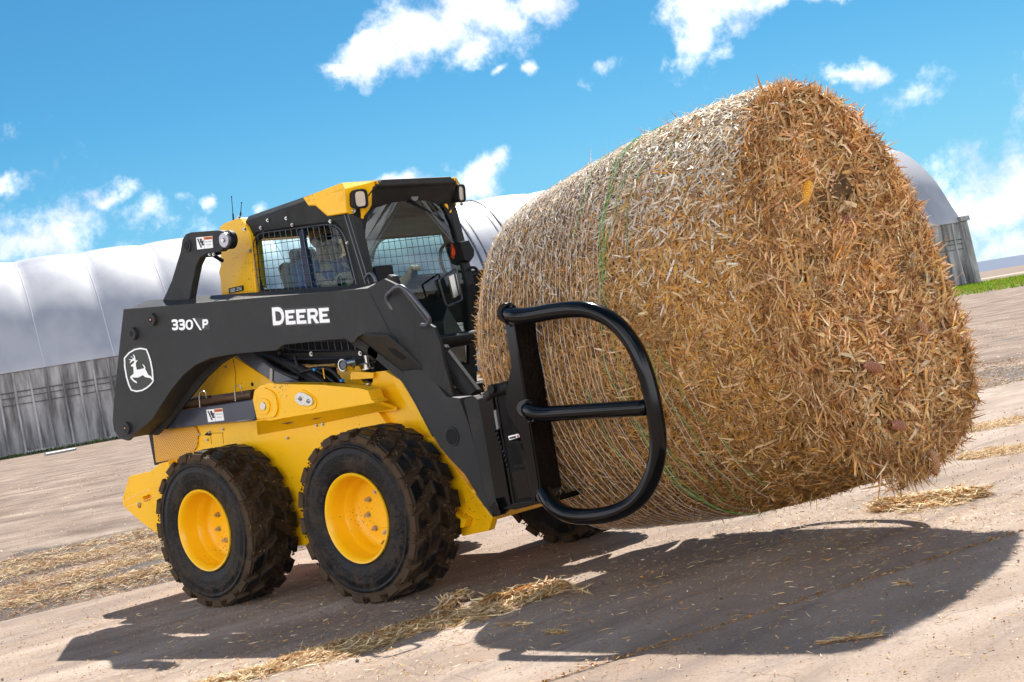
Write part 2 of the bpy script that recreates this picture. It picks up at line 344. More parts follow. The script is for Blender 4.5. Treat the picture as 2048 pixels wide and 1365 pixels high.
# ------------------------------------------------------------------ ground, slabs, hills
def smooth01(t): t = min(1, max(0, t)); return t*t*(3-2*t)
def gz(x, y): return -.03+.36*smooth01((y-22)/80)*(1 if x < -8 else smooth01((-x)/8))
def ground_material(name, cols, scale=.6, fine=90, rough=.95, tracks=0, spots=.35, spotcol=(.08, .05, .03), bump=.6, ang=0.0, stretch=.45):
    m, nt, b = nmat(name); N, L = nt.nodes, nt.links; b.inputs['Roughness'].default_value = rough; b.inputs['Specular IOR Level'].default_value = .25
    tc = N.new('ShaderNodeTexCoord'); mp = N.new('ShaderNodeMapping'); mp.inputs['Rotation'].default_value = (0, 0, ang); L.new(tc.outputs['Object'], mp.inputs[0])
    st = N.new('ShaderNodeMapping'); st.inputs['Scale'].default_value = (1.0, stretch, 1); L.new(mp.outputs[0], st.inputs[0])
    n1 = N.new('ShaderNodeTexNoise'); n1.inputs['Scale'].default_value = scale; n1.inputs['Detail'].default_value = 9; n1.inputs['Roughness'].default_value = .68; L.new(st.outputs[0], n1.inputs['Vector'])
    cr = N.new('ShaderNodeValToRGB'); L.new(n1.outputs[0], cr.inputs[0]); e = cr.color_ramp.elements
    e[0].position = .34; e[0].color = (*cols[0], 1); e[1].position = .66; e[1].color = (*cols[2], 1); k = e.new(.5); k.color = (*cols[1], 1)
    src = cr.outputs[0]
    n2 = N.new('ShaderNodeTexNoise'); n2.inputs['Scale'].default_value = fine; n2.inputs['Detail'].default_value = 4; n2.inputs['Roughness'].default_value = .75; L.new(st.outputs[0], n2.inputs['Vector'])
    mr = N.new('ShaderNodeMapRange'); L.new(n2.outputs[0], mr.inputs[0]); mr.inputs[1].default_value = .3; mr.inputs[2].default_value = .7; mr.inputs[3].default_value = .68; mr.inputs[4].default_value = 1.24
    x = N.new('ShaderNodeVectorMath'); x.operation = 'SCALE'; L.new(src, x.inputs[0]); L.new(mr.outputs[0], x.inputs['Scale']); src = x.outputs[0]
    if spots:
        n3 = N.new('ShaderNodeTexNoise'); n3.inputs['Scale'].default_value = 38; n3.inputs['Detail'].default_value = 3; L.new(st.outputs[0], n3.inputs['Vector'])
        r3 = N.new('ShaderNodeMapRange'); L.new(n3.outputs[0], r3.inputs[0]); r3.inputs[1].default_value = .66; r3.inputs[2].default_value = .74; r3.inputs[4].default_value = spots
        y = N.new('ShaderNodeMixRGB'); L.new(r3.outputs[0], y.inputs[0]); L.new(src, y.inputs[1]); y.inputs[2].default_value = (*spotcol, 1); src = y.outputs[0]
    if tracks:
        s = N.new('ShaderNodeMapping'); s.inputs['Scale'].default_value = (1.1, .07, 1); L.new(mp.outputs[0], s.inputs[0])
        n4 = N.new('ShaderNodeTexNoise'); n4.inputs['Scale'].default_value = 1.2; n4.inputs['Detail'].default_value = 6; n4.inputs['Roughness'].default_value = .6; L.new(s.outputs[0], n4.inputs['Vector'])
        r4 = N.new('ShaderNodeMapRange'); L.new(n4.outputs[0], r4.inputs[0]); r4.inputs[1].default_value = .35; r4.inputs[2].default_value = .65; r4.inputs[3].default_value = 1-tracks; r4.inputs[4].default_value = 1+tracks
        z = N.new('ShaderNodeVectorMath'); z.operation = 'SCALE'; L.new(src, z.inputs[0]); L.new(r4.outputs[0], z.inputs['Scale']); src = z.outputs[0]
    L.new(src, b.inputs['Base Color'])
    ad = N.new('ShaderNodeMath'); ad.operation = 'ADD'; L.new(n1.outputs[0], ad.inputs[0]); L.new(n2.outputs[0], ad.inputs[1])
    bp = N.new('ShaderNodeBump'); bp.inputs['Strength'].default_value = bump; bp.inputs['Distance'].default_value = .012; L.new(ad.outputs[0], bp.inputs['Height']); L.new(bp.outputs[0], b.inputs['Normal'])
    return m, nt, b
EDIR = math.atan2(.25, .968)          # slab direction (clockwise from +y)
DIRT, _, _ = ground_material('packed_dirt', ((.13, .09, .066), (.24, .175, .132), (.36, .28, .22)), .8, 38, tracks=.08, spots=.8, ang=EDIR+R_(42), bump=1.0, stretch=.9)
CONC, cnt, cb = ground_material('dusty_concrete', ((.27, .195, .142), (.36, .272, .208), (.48, .385, .312)), 1.1, 120, rough=.85, tracks=.10, spots=.8, bump=.6, ang=EDIR)
def conc_extra():
    N, L = cnt.nodes, cnt.links
    src = cb.inputs['Base Color'].links[0].from_socket
    tc = N.new('ShaderNodeTexCoord'); mp = N.new('ShaderNodeMapping'); mp.inputs['Location'].default_value = (-.3, .2, 0); mp.inputs['Rotation'].default_value = (0, 0, EDIR+R_(18)); mp.inputs['Scale'].default_value = (2.2, .42, 1); L.new(tc.outputs['Object'], mp.inputs[0])
    n = N.new('ShaderNodeTexNoise'); n.inputs['Scale'].default_value = 1.5; n.inputs['Detail'].default_value = 7; n.inputs['Roughness'].default_value = .7; n.inputs['Distortion'].default_value = .6; L.new(mp.outputs[0], n.inputs['Vector'])
    r = N.new('ShaderNodeMapRange'); L.new(n.outputs[0], r.inputs[0]); r.inputs[1].default_value = .50; r.inputs[2].default_value = .66; r.inputs[4].default_value = .7
    x = N.new('ShaderNodeMixRGB'); L.new(r.outputs[0], x.inputs[0]); L.new(src, x.inputs[1]); x.inputs[2].default_value = (.20, .155, .13, 1)
    v = N.new('ShaderNodeTexVoronoi'); v.feature = 'DISTANCE_TO_EDGE'; v.inputs['Scale'].default_value = .55; 
    wn = N.new('ShaderNodeTexNoise'); wn.inputs['Scale'].default_value = 2.5; wn.inputs['Detail'].default_value = 5; L.new(tc.outputs['Object'], wn.inputs['Vector'])
    ad = N.new('ShaderNodeVectorMath'); ad.operation = 'MULTIPLY_ADD'; L.new(wn.outputs['Color'], ad.inputs[0]); ad.inputs[1].default_value = (.5, .5, 0); L.new(tc.outputs['Object'], ad.inputs[2]); L.new(ad.outputs[0], v.inputs['Vector'])
    c = N.new('ShaderNodeMapRange'); L.new(v.outputs['Distance'], c.inputs[0]); c.inputs[1].default_value = .0; c.inputs[2].default_value = .0035; c.inputs[3].default_value = .55; c.inputs[4].default_value = 0
    y = N.new('ShaderNodeMixRGB'); L.new(c.outputs[0], y.inputs[0]); L.new(x.outputs[0], y.inputs[1]); y.inputs[2].default_value = (.09, .06, .045, 1)
    L.new(y.outputs[0], cb.inputs['Base Color'])
conc_extra()
MUD, mnt, mb_ = ground_material('churned_mud', ((.035, .024, .018), (.085, .058, .04), (.22, .16, .11)), 2.6, 60, rough=.7, spots=0, bump=1.0, ang=EDIR)
GRASSM = mat('short_grass', (.10, .17, .015), .9, var=.4, vscale=1.2, bump=1, bscale=8)
HILLM = mat('far_hill', (.10, .13, .19), 1, var=.1, vscale=.002)
FIELDM = mat('ploughed_field', (.22, .15, .11), 1, var=.2, vscale=.02)

def grid(name, xs, ys, zf, material):
    X, Y = np.meshgrid(xs, ys, indexing='ij'); vs = [(x, y, zf(x, y)) for x, y in zip(X.ravel(), Y.ravel())]; ny = len(ys)
    fs = [(i*ny+j, (i+1)*ny+j, (i+1)*ny+j+1, i*ny+j+1) for i in range(len(xs)-1) for j in range(ny-1)]
    me = bpy.data.meshes.new(name); me.from_pydata(vs, [], fs); me.update()
    return put(name, me, material, smooth=True)
gx = [-6000, -1500, -500, -200, -120, -80, -60, -40, -25, -15, -8, -6, -4, -2, 0, 20, 60, 200, 1000, 5000]
gy = [-3000, -300, -60, -20, 0, 20]+list(range(24, 104, 8))+[110, 150, 300, 800, 2000, 7000]
struct(grid('ground', gx, gy, gz, DIRT))
# two concrete slabs with a dirt-filled joint between them
ED = V3(.25, .968, 0); ED /= np.linalg.norm(ED); EN = V3(ED[1], -ED[0], 0)
def slab(name, p0, w, a, b):
    m = MB(); p0 = V3(*p0)
    q = [p0+ED*a, p0+EN*w+ED*a, p0+EN*w+ED*b, p0+ED*b]
    n = 40; left = []
    for i in range(n+1):
        t = a+(b-a)*i/n; left.append(p0+ED*t+EN*(.05*math.sin(t*2.1)+.03*math.sin(t*5.7) if name == 'pavement' and w > 5 and p0[0] < 0 else 0))
    pts = left[::-1]+[q[0]*0+q[1], q[2]]
    pts = left+[q[2], q[1]]
    m.prism([p-V3(0, 0, .06) for p in pts], (0, 0, .06))
    return struct(m.build(name, CONC, bevel=.004, seg=1))
JP = V3(4.10, -.9, 0)
wleft = float(np.dot(JP-V3(-1.86, -.55, 0), EN))
slab('pavement', JP-EN*wleft, wleft-.008, -12, 90)
slab('pavement', JP+EN*.008, 9, -12, 90)
mjb = MB(); mjb.box(JP+ED*39-V3(0, 0, .034), (.006, 51, .022), np.array([[EN[0], ED[0], 0], [EN[1], ED[1], 0], [0, 0, 1]]))
struct(mjb.build('joint_dirt', mat('joint_filler', (.07, .045, .03), .95, var=.4, vscale=20, bump=1)))

# churned mud beside the slab
def noise2(x, y, s=0):
    v = 0; a = 1
    for k in range(5):
        f = 1.3*2.0**k; v += a*math.sin(x*f+1.7*k+s+1.3*math.sin(y*f*.8+k*2.1))*math.sin(y*f*1.1+.9*k+s*2+1.1*math.sin(x*f*.7+k)); a *= .55
    return v
def mud():
    xs = np.linspace(0, 7.6, 150); ys = np.linspace(-7, 34, 340); vs = []; P0 = JP-EN*(wleft+.02)
    for a in xs:
        for b in ys:
            p = P0-EN*a+ED*b; w = 5.2 if b < 4 else max(1.2, 5.2-(b-4)*.55)
            e = min(a/.5, (w-a)/1.3); e = max(-1, min(1, e))
            z = -.03+.018*e+.030*noise2(p[0]*1.6, p[1]*1.1)*(1 if e > 0 else .5)
            vs.append((p[0], p[1], z))
    ny = len(ys); fs = [(i*ny+j, i*ny+j+1, (i+1)*ny+j+1, (i+1)*ny+j) for i in range(len(xs)-1) for j in range(ny-1)]
    me = bpy.data.meshes.new('mud'); me.from_pydata(vs, [], fs); me.update(); return struct(put('mud', me, MUD, smooth=True))
mud()

# far field, grass strip and hills
def sheet(name, pts, m, dz): 
    b = MB(); b.add([(p[0], p[1], gz(p[0], p[1])+dz) for p in pts], [tuple(range(len(pts)))]); return struct(b.build(name, m))
grassb = MB()
GQ = [(-62, 66), (-25.5, 66.3), (0, 66), (60, 74), (120, 130), (60, 190), (-40, 175), (-70, 150)]
def grass_patch():
    rr = RNG
    o = sheet('grass', [(-46, 64), (-38, 78), (-30, 78.5), (-20, 76), (0, 78), (60, 90), (60, 150), (0, 135), (-20, 118), (-32, 108), (-44, 106)], GRASSM, .02); return o
grass_patch()
sheet('field', [(-300, 190), (400, 190), (1500, 1800), (-2200, 1800)], FIELDM, .03)
sheet('road', [(-90, 150), (120, 180), (120, 200), (-90, 168)], mat('pale_dirt_road', (.50, .38, .29), .95, var=.1, vscale=.3), .05)
def hills():
    vs = []; fs = []; n = 200
    for i in range(n+1):
        t = i/n; az = R_(-75+110*t); r = 4200
        h = 12+16*t*1.6+7*math.sin(t*19)+4*math.sin(t*47+1)+2*math.sin(t*111)
        for rr, zz in ((r-500, -2), (r-120, h*.8), (r, h), (r+700, -2)): vs.append((rr*math.sin(az), rr*math.cos(az), zz))
    for i in range(n):
        for k in range(3): a = i*4+k; fs.append((a, a+4, a+5, a+1))
    me = bpy.data.meshes.new('hills'); me.from_pydata(vs, [], fs); me.update(); struct(put('hills', me, HILLM, smooth=True))
hills()

# ------------------------------------------------------------------ the barn
BA = V3(-72.48, 38.59, 0); BB = V3(-43.5, 100.7, 0); BL = np.linalg.norm(BB-BA); BD = (BB-BA)/BL; BN = V3(-BD[1], BD[0], 0)
def bp_(s, off, z): return BA+BD*s+BN*off+V3(0, 0, z+.3*max(0, s)/BL)
def fabric():
    m, nt, b = nmat('white_roof_fabric'); N, L = nt.nodes, nt.links; b.inputs['Roughness'].default_value = .5; b.inputs['Coat Weight'].default_value = .15
    a = N.new('ShaderNodeTexCoord'); n = N.new('ShaderNodeTexNoise'); n.inputs['Scale'].default_value = .5; n.inputs['Detail'].default_value = 7
    mp = N.new('ShaderNodeMapping'); mp.inputs['Scale'].default_value = (1, 1, .25); L.new(a.outputs['Object'], mp.inputs[0]); L.new(mp.outputs[0], n.inputs['Vector'])
    cr = N.new('ShaderNodeValToRGB'); L.new(n.outputs[0], cr.inputs[0]); e = cr.color_ramp.elements; e[0].position = .3; e[0].color = (.25, .265, .31, 1); e[1].position = .62; e[1].color = (.39, .395, .42, 1)
    L.new(cr.outputs[0], b.inputs['Base Color']); return m
FAB = fabric()
def wallmat():
    m, nt, b = nmat('weathered_concrete_wall'); N, L = nt.nodes, nt.links; b.inputs['Roughness'].default_value = .95
    a = N.new('ShaderNodeTexCoord'); mp = N.new('ShaderNodeMapping'); mp.inputs['Scale'].default_value = (1, 1, .16); L.new(a.outputs['Object'], mp.inputs[0])
    n = N.new('ShaderNodeTexNoise'); n.inputs['Scale'].default_value = 1.4; n.inputs['Detail'].default_value = 8; n.inputs['Roughness'].default_value = .65; L.new(mp.outputs[0], n.inputs['Vector'])
    cr = N.new('ShaderNodeValToRGB'); L.new(n.outputs[0], cr.inputs[0]); e = cr.color_ramp.elements; e[0].position = .38; e[0].color = (.12, .115, .112, 1); e[1].position = .60; e[1].color = (.40, .39, .385, 1)
    L.new(cr.outputs[0], b.inputs['Base Color']); return m
WALLM = wallmat()
def barn():
    o = empty('barn', tuple(BA), 'long arched barn with white fabric roof on a ribbed grey concrete wall', 'barn')
    half = [(-.14, 4.72), (-.07, 5.0), (0.20, 5.45), (.67, 6.15), (1.72, 7.86), (3.01, 9.3), (4.66, 10.6), (6.5, 11.4), (8.4, 11.75)]
    # resample the arch smoothly
    from mathutils.geometry import interpolate_bezier
    hh = half[2:]; dense = half[:2]
    for i in range(len(hh)-1):
        p0 = V3(*hh[max(0, i-1)], 0); p1 = V3(*hh[i], 0); p2 = V3(*hh[i+1], 0); p3 = V3(*hh[i+2], 0) if i+2 < len(hh) else V3(16.8-hh[i][0], hh[i][1], 0)
        for k in range(3):
            t = k/3; q = .5*((2*p1)+(p2-p0)*t+(2*p0-5*p1+4*p2-p3)*t*t+(3*p1-p0-3*p2+p3)*t**3); dense.append((q[0], q[1]))
    dense.append(hh[-1]); pr = dense+[(16.8-a, z) for a, z in dense[-2::-1]]
    seams = [3.2-3.9*k for k in range(12, 0, -1)]+[3.2+3.9*k for k in range(0, 20)]
    seams = [s for s in seams if -45 < s < BL-.5]; edges = [-46]+seams+[BL]
    m = MB(); rows = []
    for a, b in zip(edges[:-1], edges[1:]):
        n = 10
        for i in range(n):
            t = i/n; s = a+(b-a)*t; puff = .13*math.sin(math.pi*t)**.7
            rows.append((s, puff))
    rows.append((BL, 0))
    nv = len(pr); vs = []
    for s, puff in rows:
        for k, (f, z) in enumerate(pr):
            c = (f-8.4)/8.7; g = min(1, max(0, (z-4.9)/3)); vs.append(bp_(s, f+puff*c*g, z+g*puff*math.sqrt(max(0, 1-c*c))))
    fs = [(i*nv+k, i*nv+k+1, (i+1)*nv+k+1, (i+1)*nv+k) for i in range(len(rows)-1) for k in range(nv-1)]
    m.add(vs, fs)
    # end gable of fabric
    e0 = (len(rows)-1)*nv; m.add([vs[e0+k] for k in range(nv)], [tuple(range(nv))])
    m.add([vs[k] for k in range(nv)], [tuple(range(nv))[::-1]])
    ro = m.build('roof', FAB, o, smooth=True)
    es = ro.modifiers.new('edge', 'EDGE_SPLIT'); es.split_angle = R_(50)
    # two seam straps over the roof
    m = MB()
    for s in (31.2, 31.7, 33.3, 33.8): m.tube([bp_(s, f, z+.06) for f, z in pr], .10, 8, smooth_steps=2)
    m.build('roof_strap', DSTEEL, o)
    m = MB()
    for s in seams: m.tube([bp_(s, f, z+.0) for f, z in pr], .03, 5, smooth_steps=2)
    m.build('roof_seam', mat('seam_grey', (.52, .53, .56), .7), o)
    w = MB(); 
    q = [bp_(-46, 0, -.6), bp_(BL, 0, -.6), bp_(BL, 0, 4.75), bp_(-46, 0, 4.75)]; w.prism(q, BN*.3)
    w.prism([p+BN*16.5 for p in q], BN*.3)
    w.prism([bp_(BL-.3, .31, -.6), bp_(BL-.3, 16.49, -.6), bp_(BL-.3, 16.49, 4.74), bp_(BL-.3, .31, 4.74)], BD*.29)
    w.prism([bp_(-46, .31, -.6), bp_(-46, 16.49, -.6), bp_(-46, 16.49, 4.74), bp_(-46, .31, 4.74)], BD*.29)
    w.build('wall', WALLM, o)
    m = MB()
    for s in np.arange(-45.5, BL, .885):
        big = .06 if int(round((s+45.5)/.885)) % 10 else .10
        q = [bp_(s-big, -.02, -.6), bp_(s-big, -.62, -.6), bp_(s-big, -.16, 2.9), bp_(s-big, -.12, 4.7), bp_(s-big, -.02, 4.7)]
        if -3 < s < 10 or s > BL-6: k = MB(); k.prism(q, BD*2*big); k.build('wall_rib', WALLM, o, bevel=.02, seg=1)
        else: m.prism(q, BD*2*big)
    rb = m.build('wall_rib', WALLM, o, bevel=.02, seg=1); rb['kind'] = 'stuff'
    m = MB()
    for z, t in ((3.45, .05), (3.15, .035), (2.75, .035)): m.prism([bp_(-46, -.003, z), bp_(BL, -.003, z), bp_(BL, -.003, z+t), bp_(-46, -.003, z+t)], -BN*.09)
    m.build('wall_rail', mat('rail_dark', (.09, .09, .09), .7, metal=.4), o)
    m = MB()
    m.prism([bp_(-46, -.02, -.6), bp_(BL, -.02, -.6), bp_(BL, -.02, .1), bp_(-46, -.02, .1)], -BN*.72)
    m.build('footing', WALLM, o)
    # dark end post at the far right corner
    m = MB(); m.prism([bp_(BL-.1, -.75, -.6), bp_(BL-.1, .6, -.6), bp_(BL-.1, .45, 4.75), bp_(BL-.1, -.25, 4.75)], BD*.6)
    m.prism([bp_(BL-.2, -.5, 4.751), bp_(BL-.2, .7, 4.751), bp_(BL-.2, .7, 5.1), bp_(BL-.2, -.4, 5.1)], BD*.8)
    m.build('end_post', WALLM, o, bevel=.02)
barn()
p1, p2 = PZ(91, 910, .05), PZ(150, 899, .05)
m = MB(); m.cyl(p1, p2, .08, 12)
for q in (p1, p2): m.cyl(q+(p2-p1)*(-.006), q+(p2-p1)*.006, .10, 12)
tagtop(m.build('steel_pipe', mat('galvanised_pipe', (.35, .35, .36), .4, metal=.5), smooth=False), 'pale steel pipe lying on the ground at the foot of the barn wall', 'pipe')
# ------------------------------------------------------------------ the skid steer loader
LD = empty('skid_steer_loader', (.65, 0, 0), 'yellow and dark grey skid steer loader with closed cab, carrying the big round bale', 'skid steer')
def bolts(pts, nrm, r=.011, name='bolt', m=STEEL, parent=LD, h=.008):
    for p in pts:
        b = MB(); p = np.array(p); nn = np.array(nrm, float); b.cyl(p-nn*.002, p+nn*h, r, 12); b.cyl(p+nn*h, p+nn*h*1.9, r*.5, 6); b.build(name, m, parent)

# --- wheels
RW, WZ = .462, .455
def lug(th, dth, y0, y1, skew, h0, h1, taper=.82):
    """one tread block: angles th..th+dth, across y0..y1, skewed"""
    vs = []
    for (hh, k) in ((h0, 1.0), (h1, taper)):
        cy = (y0+y1)/2; ct = th+dth/2
        for (a, y, sk) in ((th, y0, 0), (th+dth, y0, 0), (th+dth, y1, skew), (th, y1, skew)):
            aa = ct+(a-ct)*k+sk; yy = cy+(y-cy)*k
            vs.append((hh*math.cos(aa), yy, hh*math.sin(aa)))
    return vs, [(0, 3, 2, 1), (4, 5, 6, 7), (0, 1, 5, 4), (1, 2, 6, 5), (2, 3, 7, 6), (3, 0, 4, 7)]
def tyre_mesh():
    m = MB()
    yo, yi = -.165, .165
    prof = [(yo+.012, .238), (yo+.002, .262), (yo-.004, .30), (yo-.006, .345), (yo-.002, .375), (yo-.007, .380), (yo-.007, .390), (yo+.001, .396), (yo-.001, .418), (yo+.010, .430), (yo+.035, .431), (0, .433),
            (yi-.035, .431), (yi-.012, .424), (yi-.002, .405), (yi+.004, .345), (yi, .262), (yi-.012, .238)]
    m.lathe_y(0, 0, prof, 96)
    N = 19; p = 2*math.pi/N
    rs = np.random.default_rng(3)
    for k in range(N):
        t = k*p
        for side in (-1, 1):
            o = 0 if side < 0 else p*.5
            def Y(a): return a if side < 0 else -a
            def add(th, dth, ya, yb, skew, r0, r1):
                j = rs.normal(0, .004)
                v, f = lug(t+o+th+j, dth, Y(ya), Y(yb), skew, r0, r1+rs.normal(0, .0015))
                if side > 0: f = [q[::-1] for q in f]
                m.add(v, f)
            add(0, p*.68, -.163, -.080, p*.24, .400, RW)       # shoulder block
            add(p*.40, p*.60, -.068, .004, p*.28, .410, RW+.002)  # inner block
            # shoulder buttress running down the sidewall
            a0, a1 = t+o+.012, t+o+p*.68
            vs = []
            for (rr, yy, kk) in ((.452, -.158, 1), (.452, -.172, .95), (.412, -.172, .8), (.405, -.160, .8)):
                for a in (a0, a1):
                    c = (a0+a1)/2; aa = c+(a-c)*kk; vs.append((rr*math.cos(aa), Y(yy), rr*math.sin(aa)))
            f = [(0, 1, 3, 2), (2, 3, 5, 4), (4, 5, 7, 6), (0, 2, 4, 6), (1, 7, 5, 3), (0, 6, 7, 1)]
            m.add(vs, f if side < 0 else [q[::-1] for q in f])
    return m
def tyre_material():
    m, nt, b = nmat('muddy_tyre_rubber'); N, L = nt.nodes, nt.links
    a = N.new('ShaderNodeTexCoord'); n = N.new('ShaderNodeTexNoise'); n.inputs['Scale'].default_value = 9; n.inputs['Detail'].default_value = 9; n.inputs['Roughness'].default_value = .72; L.new(a.outputs['Object'], n.inputs['Vector'])
    # distance from the axle decides how much mud sits there
    s = N.new('ShaderNodeSeparateXYZ'); L.new(a.outputs['Object'], s.inputs[0])
    x2 = N.new('ShaderNodeMath'); x2.operation = 'MULTIPLY'; L.new(s.outputs[0], x2.inputs[0]); L.new(s.outputs[0], x2.inputs[1])
    z2 = N.new('ShaderNodeMath'); z2.operation = 'MULTIPLY_ADD'; L.new(s.outputs[2], z2.inputs[0]); L.new(s.outputs[2], z2.inputs[1]); L.new(x2.outputs[0], z2.inputs[2])
    sq = N.new('ShaderNodeMath'); sq.operation = 'SQRT'; L.new(z2.outputs[0], sq.inputs[0])
    # mud packs the grooves (radius below the block tops)
    g = N.new('ShaderNodeMapRange'); L.new(sq.outputs[0], g.inputs[0]); g.inputs[1].default_value = .388; g.inputs[2].default_value = .42; g.inputs[3].default_value = -.02; g.inputs[4].default_value = .22
    g2 = N.new('ShaderNodeMapRange'); L.new(sq.outputs[0], g2.inputs[0]); g2.inputs[1].default_value = .448; g2.inputs[2].default_value = .460; g2.inputs[3].default_value = 0; g2.inputs[4].default_value = -.24
    ad = N.new('ShaderNodeMath'); ad.operation = 'ADD'; L.new(n.outputs[0], ad.inputs[0]); L.new(g.outputs[0], ad.inputs[1])
    ad2 = N.new('ShaderNodeMath'); ad2.operation = 'ADD'; L.new(ad.outputs[0], ad2.inputs[0]); L.new(g2.outputs[0], ad2.inputs[1])
    r = N.new('ShaderNodeMapRange'); L.new(ad2.outputs[0], r.inputs[0]); r.inputs[1].default_value = .47; r.inputs[2].default_value = .66
    x = N.new('ShaderNodeMixRGB'); L.new(r.outputs[0], x.inputs[0]); x.inputs[1].default_value = (.0065, .0065, .007, 1); x.inputs[2].default_value = (.068, .043, .024, 1); b.inputs['Specular IOR Level'].default_value = .16; L.new(x.outputs[0], b.inputs['Base Color'])
    ro = N.new('ShaderNodeMapRange'); L.new(r.outputs[0], ro.inputs[0]); ro.inputs[3].default_value = .28; ro.inputs[4].default_value = .72; L.new(ro.outputs[0], b.inputs['Roughness'])
    n2 = N.new('ShaderNodeTexNoise'); n2.inputs['Scale'].default_value = 70; n2.inputs['Detail'].default_value = 6; L.new(a.outputs['Object'], n2.inputs['Vector'])
    mm = N.new('ShaderNodeMath'); mm.operation = 'MULTIPLY_ADD'; L.new(r.outputs[0], mm.inputs[0]); mm.inputs[1].default_value = .6; L.new(n2.outputs[0], mm.inputs[2])
    bp = N.new('ShaderNodeBump'); bp.inputs['Strength'].default_value = .5; bp.inputs['Distance'].default_value = .006; L.new(mm.outputs[0], bp.inputs['Height']); L.new(bp.outputs[0], b.inputs['Normal'])
    return m
TYR = tyre_material()
MUDL = attr_mat('mud_clods', .8, .3, 120, 0)
def make_wheel():
    rim = MB()
    rim.lathe_y(0, 0, [(-.158, .226), (-.165, .232), (-.166, .240), (-.158, .243), (-.150, .240)], 96)
    rim.lathe_y(0, 0, [(-.158, .226), (-.150, .219), (-.128, .214), (-.06, .211), (-.05, .207), (-.040, .197), (.000, .193), (.012, .188), (.020, .176), (.024, .165), (.028, .150), (.030, .128), (.030, .088), (.024, .084), (.024, .0)], 96)
    w = rim.build('wheel', YEL, None, smooth=True)
    es = w.modifiers.new('edge', 'EDGE_SPLIT'); es.split_angle = R_(50)
    t = tyre_mesh().build('tyre', TYR, w, bevel=.006, seg=2); t.location = (0, 0, 0)
    for i in range(8):
        a = 2*math.pi*i/8+.2; p = V3(.112*math.cos(a), .030, .112*math.sin(a)); b = MB()
        b.cyl(p+(0, .002, 0), p-(0, .006, 0), .017, 16); b.cyl(p-(0, .005, 0), p-(0, .022, 0), .0125, 6); b.cyl(p-(0, .02, 0), p-(0, .032, 0), .007, 10)
        b.build('lug_nut', STEEL, w).location = (0, 0, 0)
    b = MB(); b.tube([(.135, .02, -.06), (.14, -.03, -.065), (.15, -.05, -.07)], .006, 8); b.build('valve_stem', STEEL, w)
    # mud and straw bits stuck in the tread
    n = 5200; rr = RNG; th = rr.uniform(0, 2*math.pi, n); y = rr.uniform(-.165, .165, n); r = .433+rr.uniform(0, .009, n)
    P = np.stack([r*np.cos(th), y, r*np.sin(th)], -1); Nn = np.stack([np.cos(th), 0*th, np.sin(th)], -1)
    T = np.cross(Nn, rr.normal(size=(n, 3))); Nn = Nn+rr.normal(0, .5, (n, 3))
    st = rr.random(n) < .10; L = np.where(st, rr.uniform(.012, .035, n), rr.uniform(.006, .02, n)); W = np.where(st, .0025, rr.uniform(.004, .014, n))
    vs, q = strips(P, T, Nn, L, W, rr.uniform(-.3, .5, n), 2, .5)
    c = np.where(st[:, None], [[.42, .29, .13]], [[.06, .038, .022]])*rr.uniform(.6, 1.3, (n, 1))
    mu = put('mud_clods', fast_mesh('mud_clods', vs, q, c, 6), MUDL, w); mu['kind'] = 'stuff'
    return w
W0 = make_wheel()
def copy_tree(o, parent=None):
    c = o.copy(); COL.objects.link(c); c.parent = parent
    for ch in list(o.children): copy_tree(ch, c)
    return c
WB = 1.334
spots = [(0, -.79, 0, .0), (WB, -.79, 0, .9), (0, .79, math.pi, .3), (WB, .79, math.pi, 1.3)]
for i, (x, y, rz, rot) in enumerate(spots):
    w = W0 if i == 0 else copy_tree(W0)
    w.parent = LD; w.location = V3(x, y, WZ)-V3(*LD.location)
    w.rotation_euler = (0, rot, rz)
    w['label'] = ['rear wheel on the near side', 'front wheel on the near side', 'rear wheel on the far side', 'front wheel on the far side'][i]

# --- chassis
YB = -.585
ch = MB()
side = [(308, 862), (330, 855), (420, 848), (510, 842), (600, 838), (742, 806), (775, 850), (868, 882), (985, 1036), (977, 1062), (925, 1073), (905, 1050), (880, 1085), (600, 1092), (330, 1092), (345, 1000), (322, 930)]
ch.prism([PY(*p, YB) for p in side], (0, .05, 0))
ch.prism([V3(min(p[0], 1.70), .535, p[2]) for p in [PY(*q, YB) for q in side if q[0] < 976 or q[1] < 1000]], (0, .05, 0))
# belly, front apron and rear cross plate
ch.box((.62, 0, .36), (1.15, .53, .05)); ch.box((1.85, 0, .62), (.02, .53, .12)); ch.box((-.55, 0, .62), (.03, .53, .22))
chas = ch.build('chassis', YEL, LD, bevel=.005)
m = MB(); m.box((.55, 0, .70), (.95, .52, .30)); m.box((.62, 0, .98), (1.0, .50, .06)); m.build('engine_block', BLK, LD)
m = MB()
for x in (0, WB): m = MB(); m.cyl((x, -.66, WZ), (x, .66, WZ), .13, 24); m.build('axle_housing', YEL, LD, bevel=.01)
m = MB()
for p in ((945, 985), (930, 1000), (950, 1030)): pass
a, b, c, d = PY(890, 1010, -.59), PY(945, 1036, -.59), PY(940, 1052, -.59), PY(893, 1058, -.59)
m.prism([a, b, c, d], (0, -.05, 0)); m.build('step_bracket', YEL, LD, bevel=.003)

# upper fender with slanted ledge
YF = -.70
fo = [(505, 800), (508, 782), (520, 771), (535, 768), (640, 770), (720, 777), (735, 781), (742, 800), (752, 806), (620, 828), (538, 843), (513, 838)]
m = MB(); m.prism([PY(*p, YF) for p in fo], (0, .1, 0))
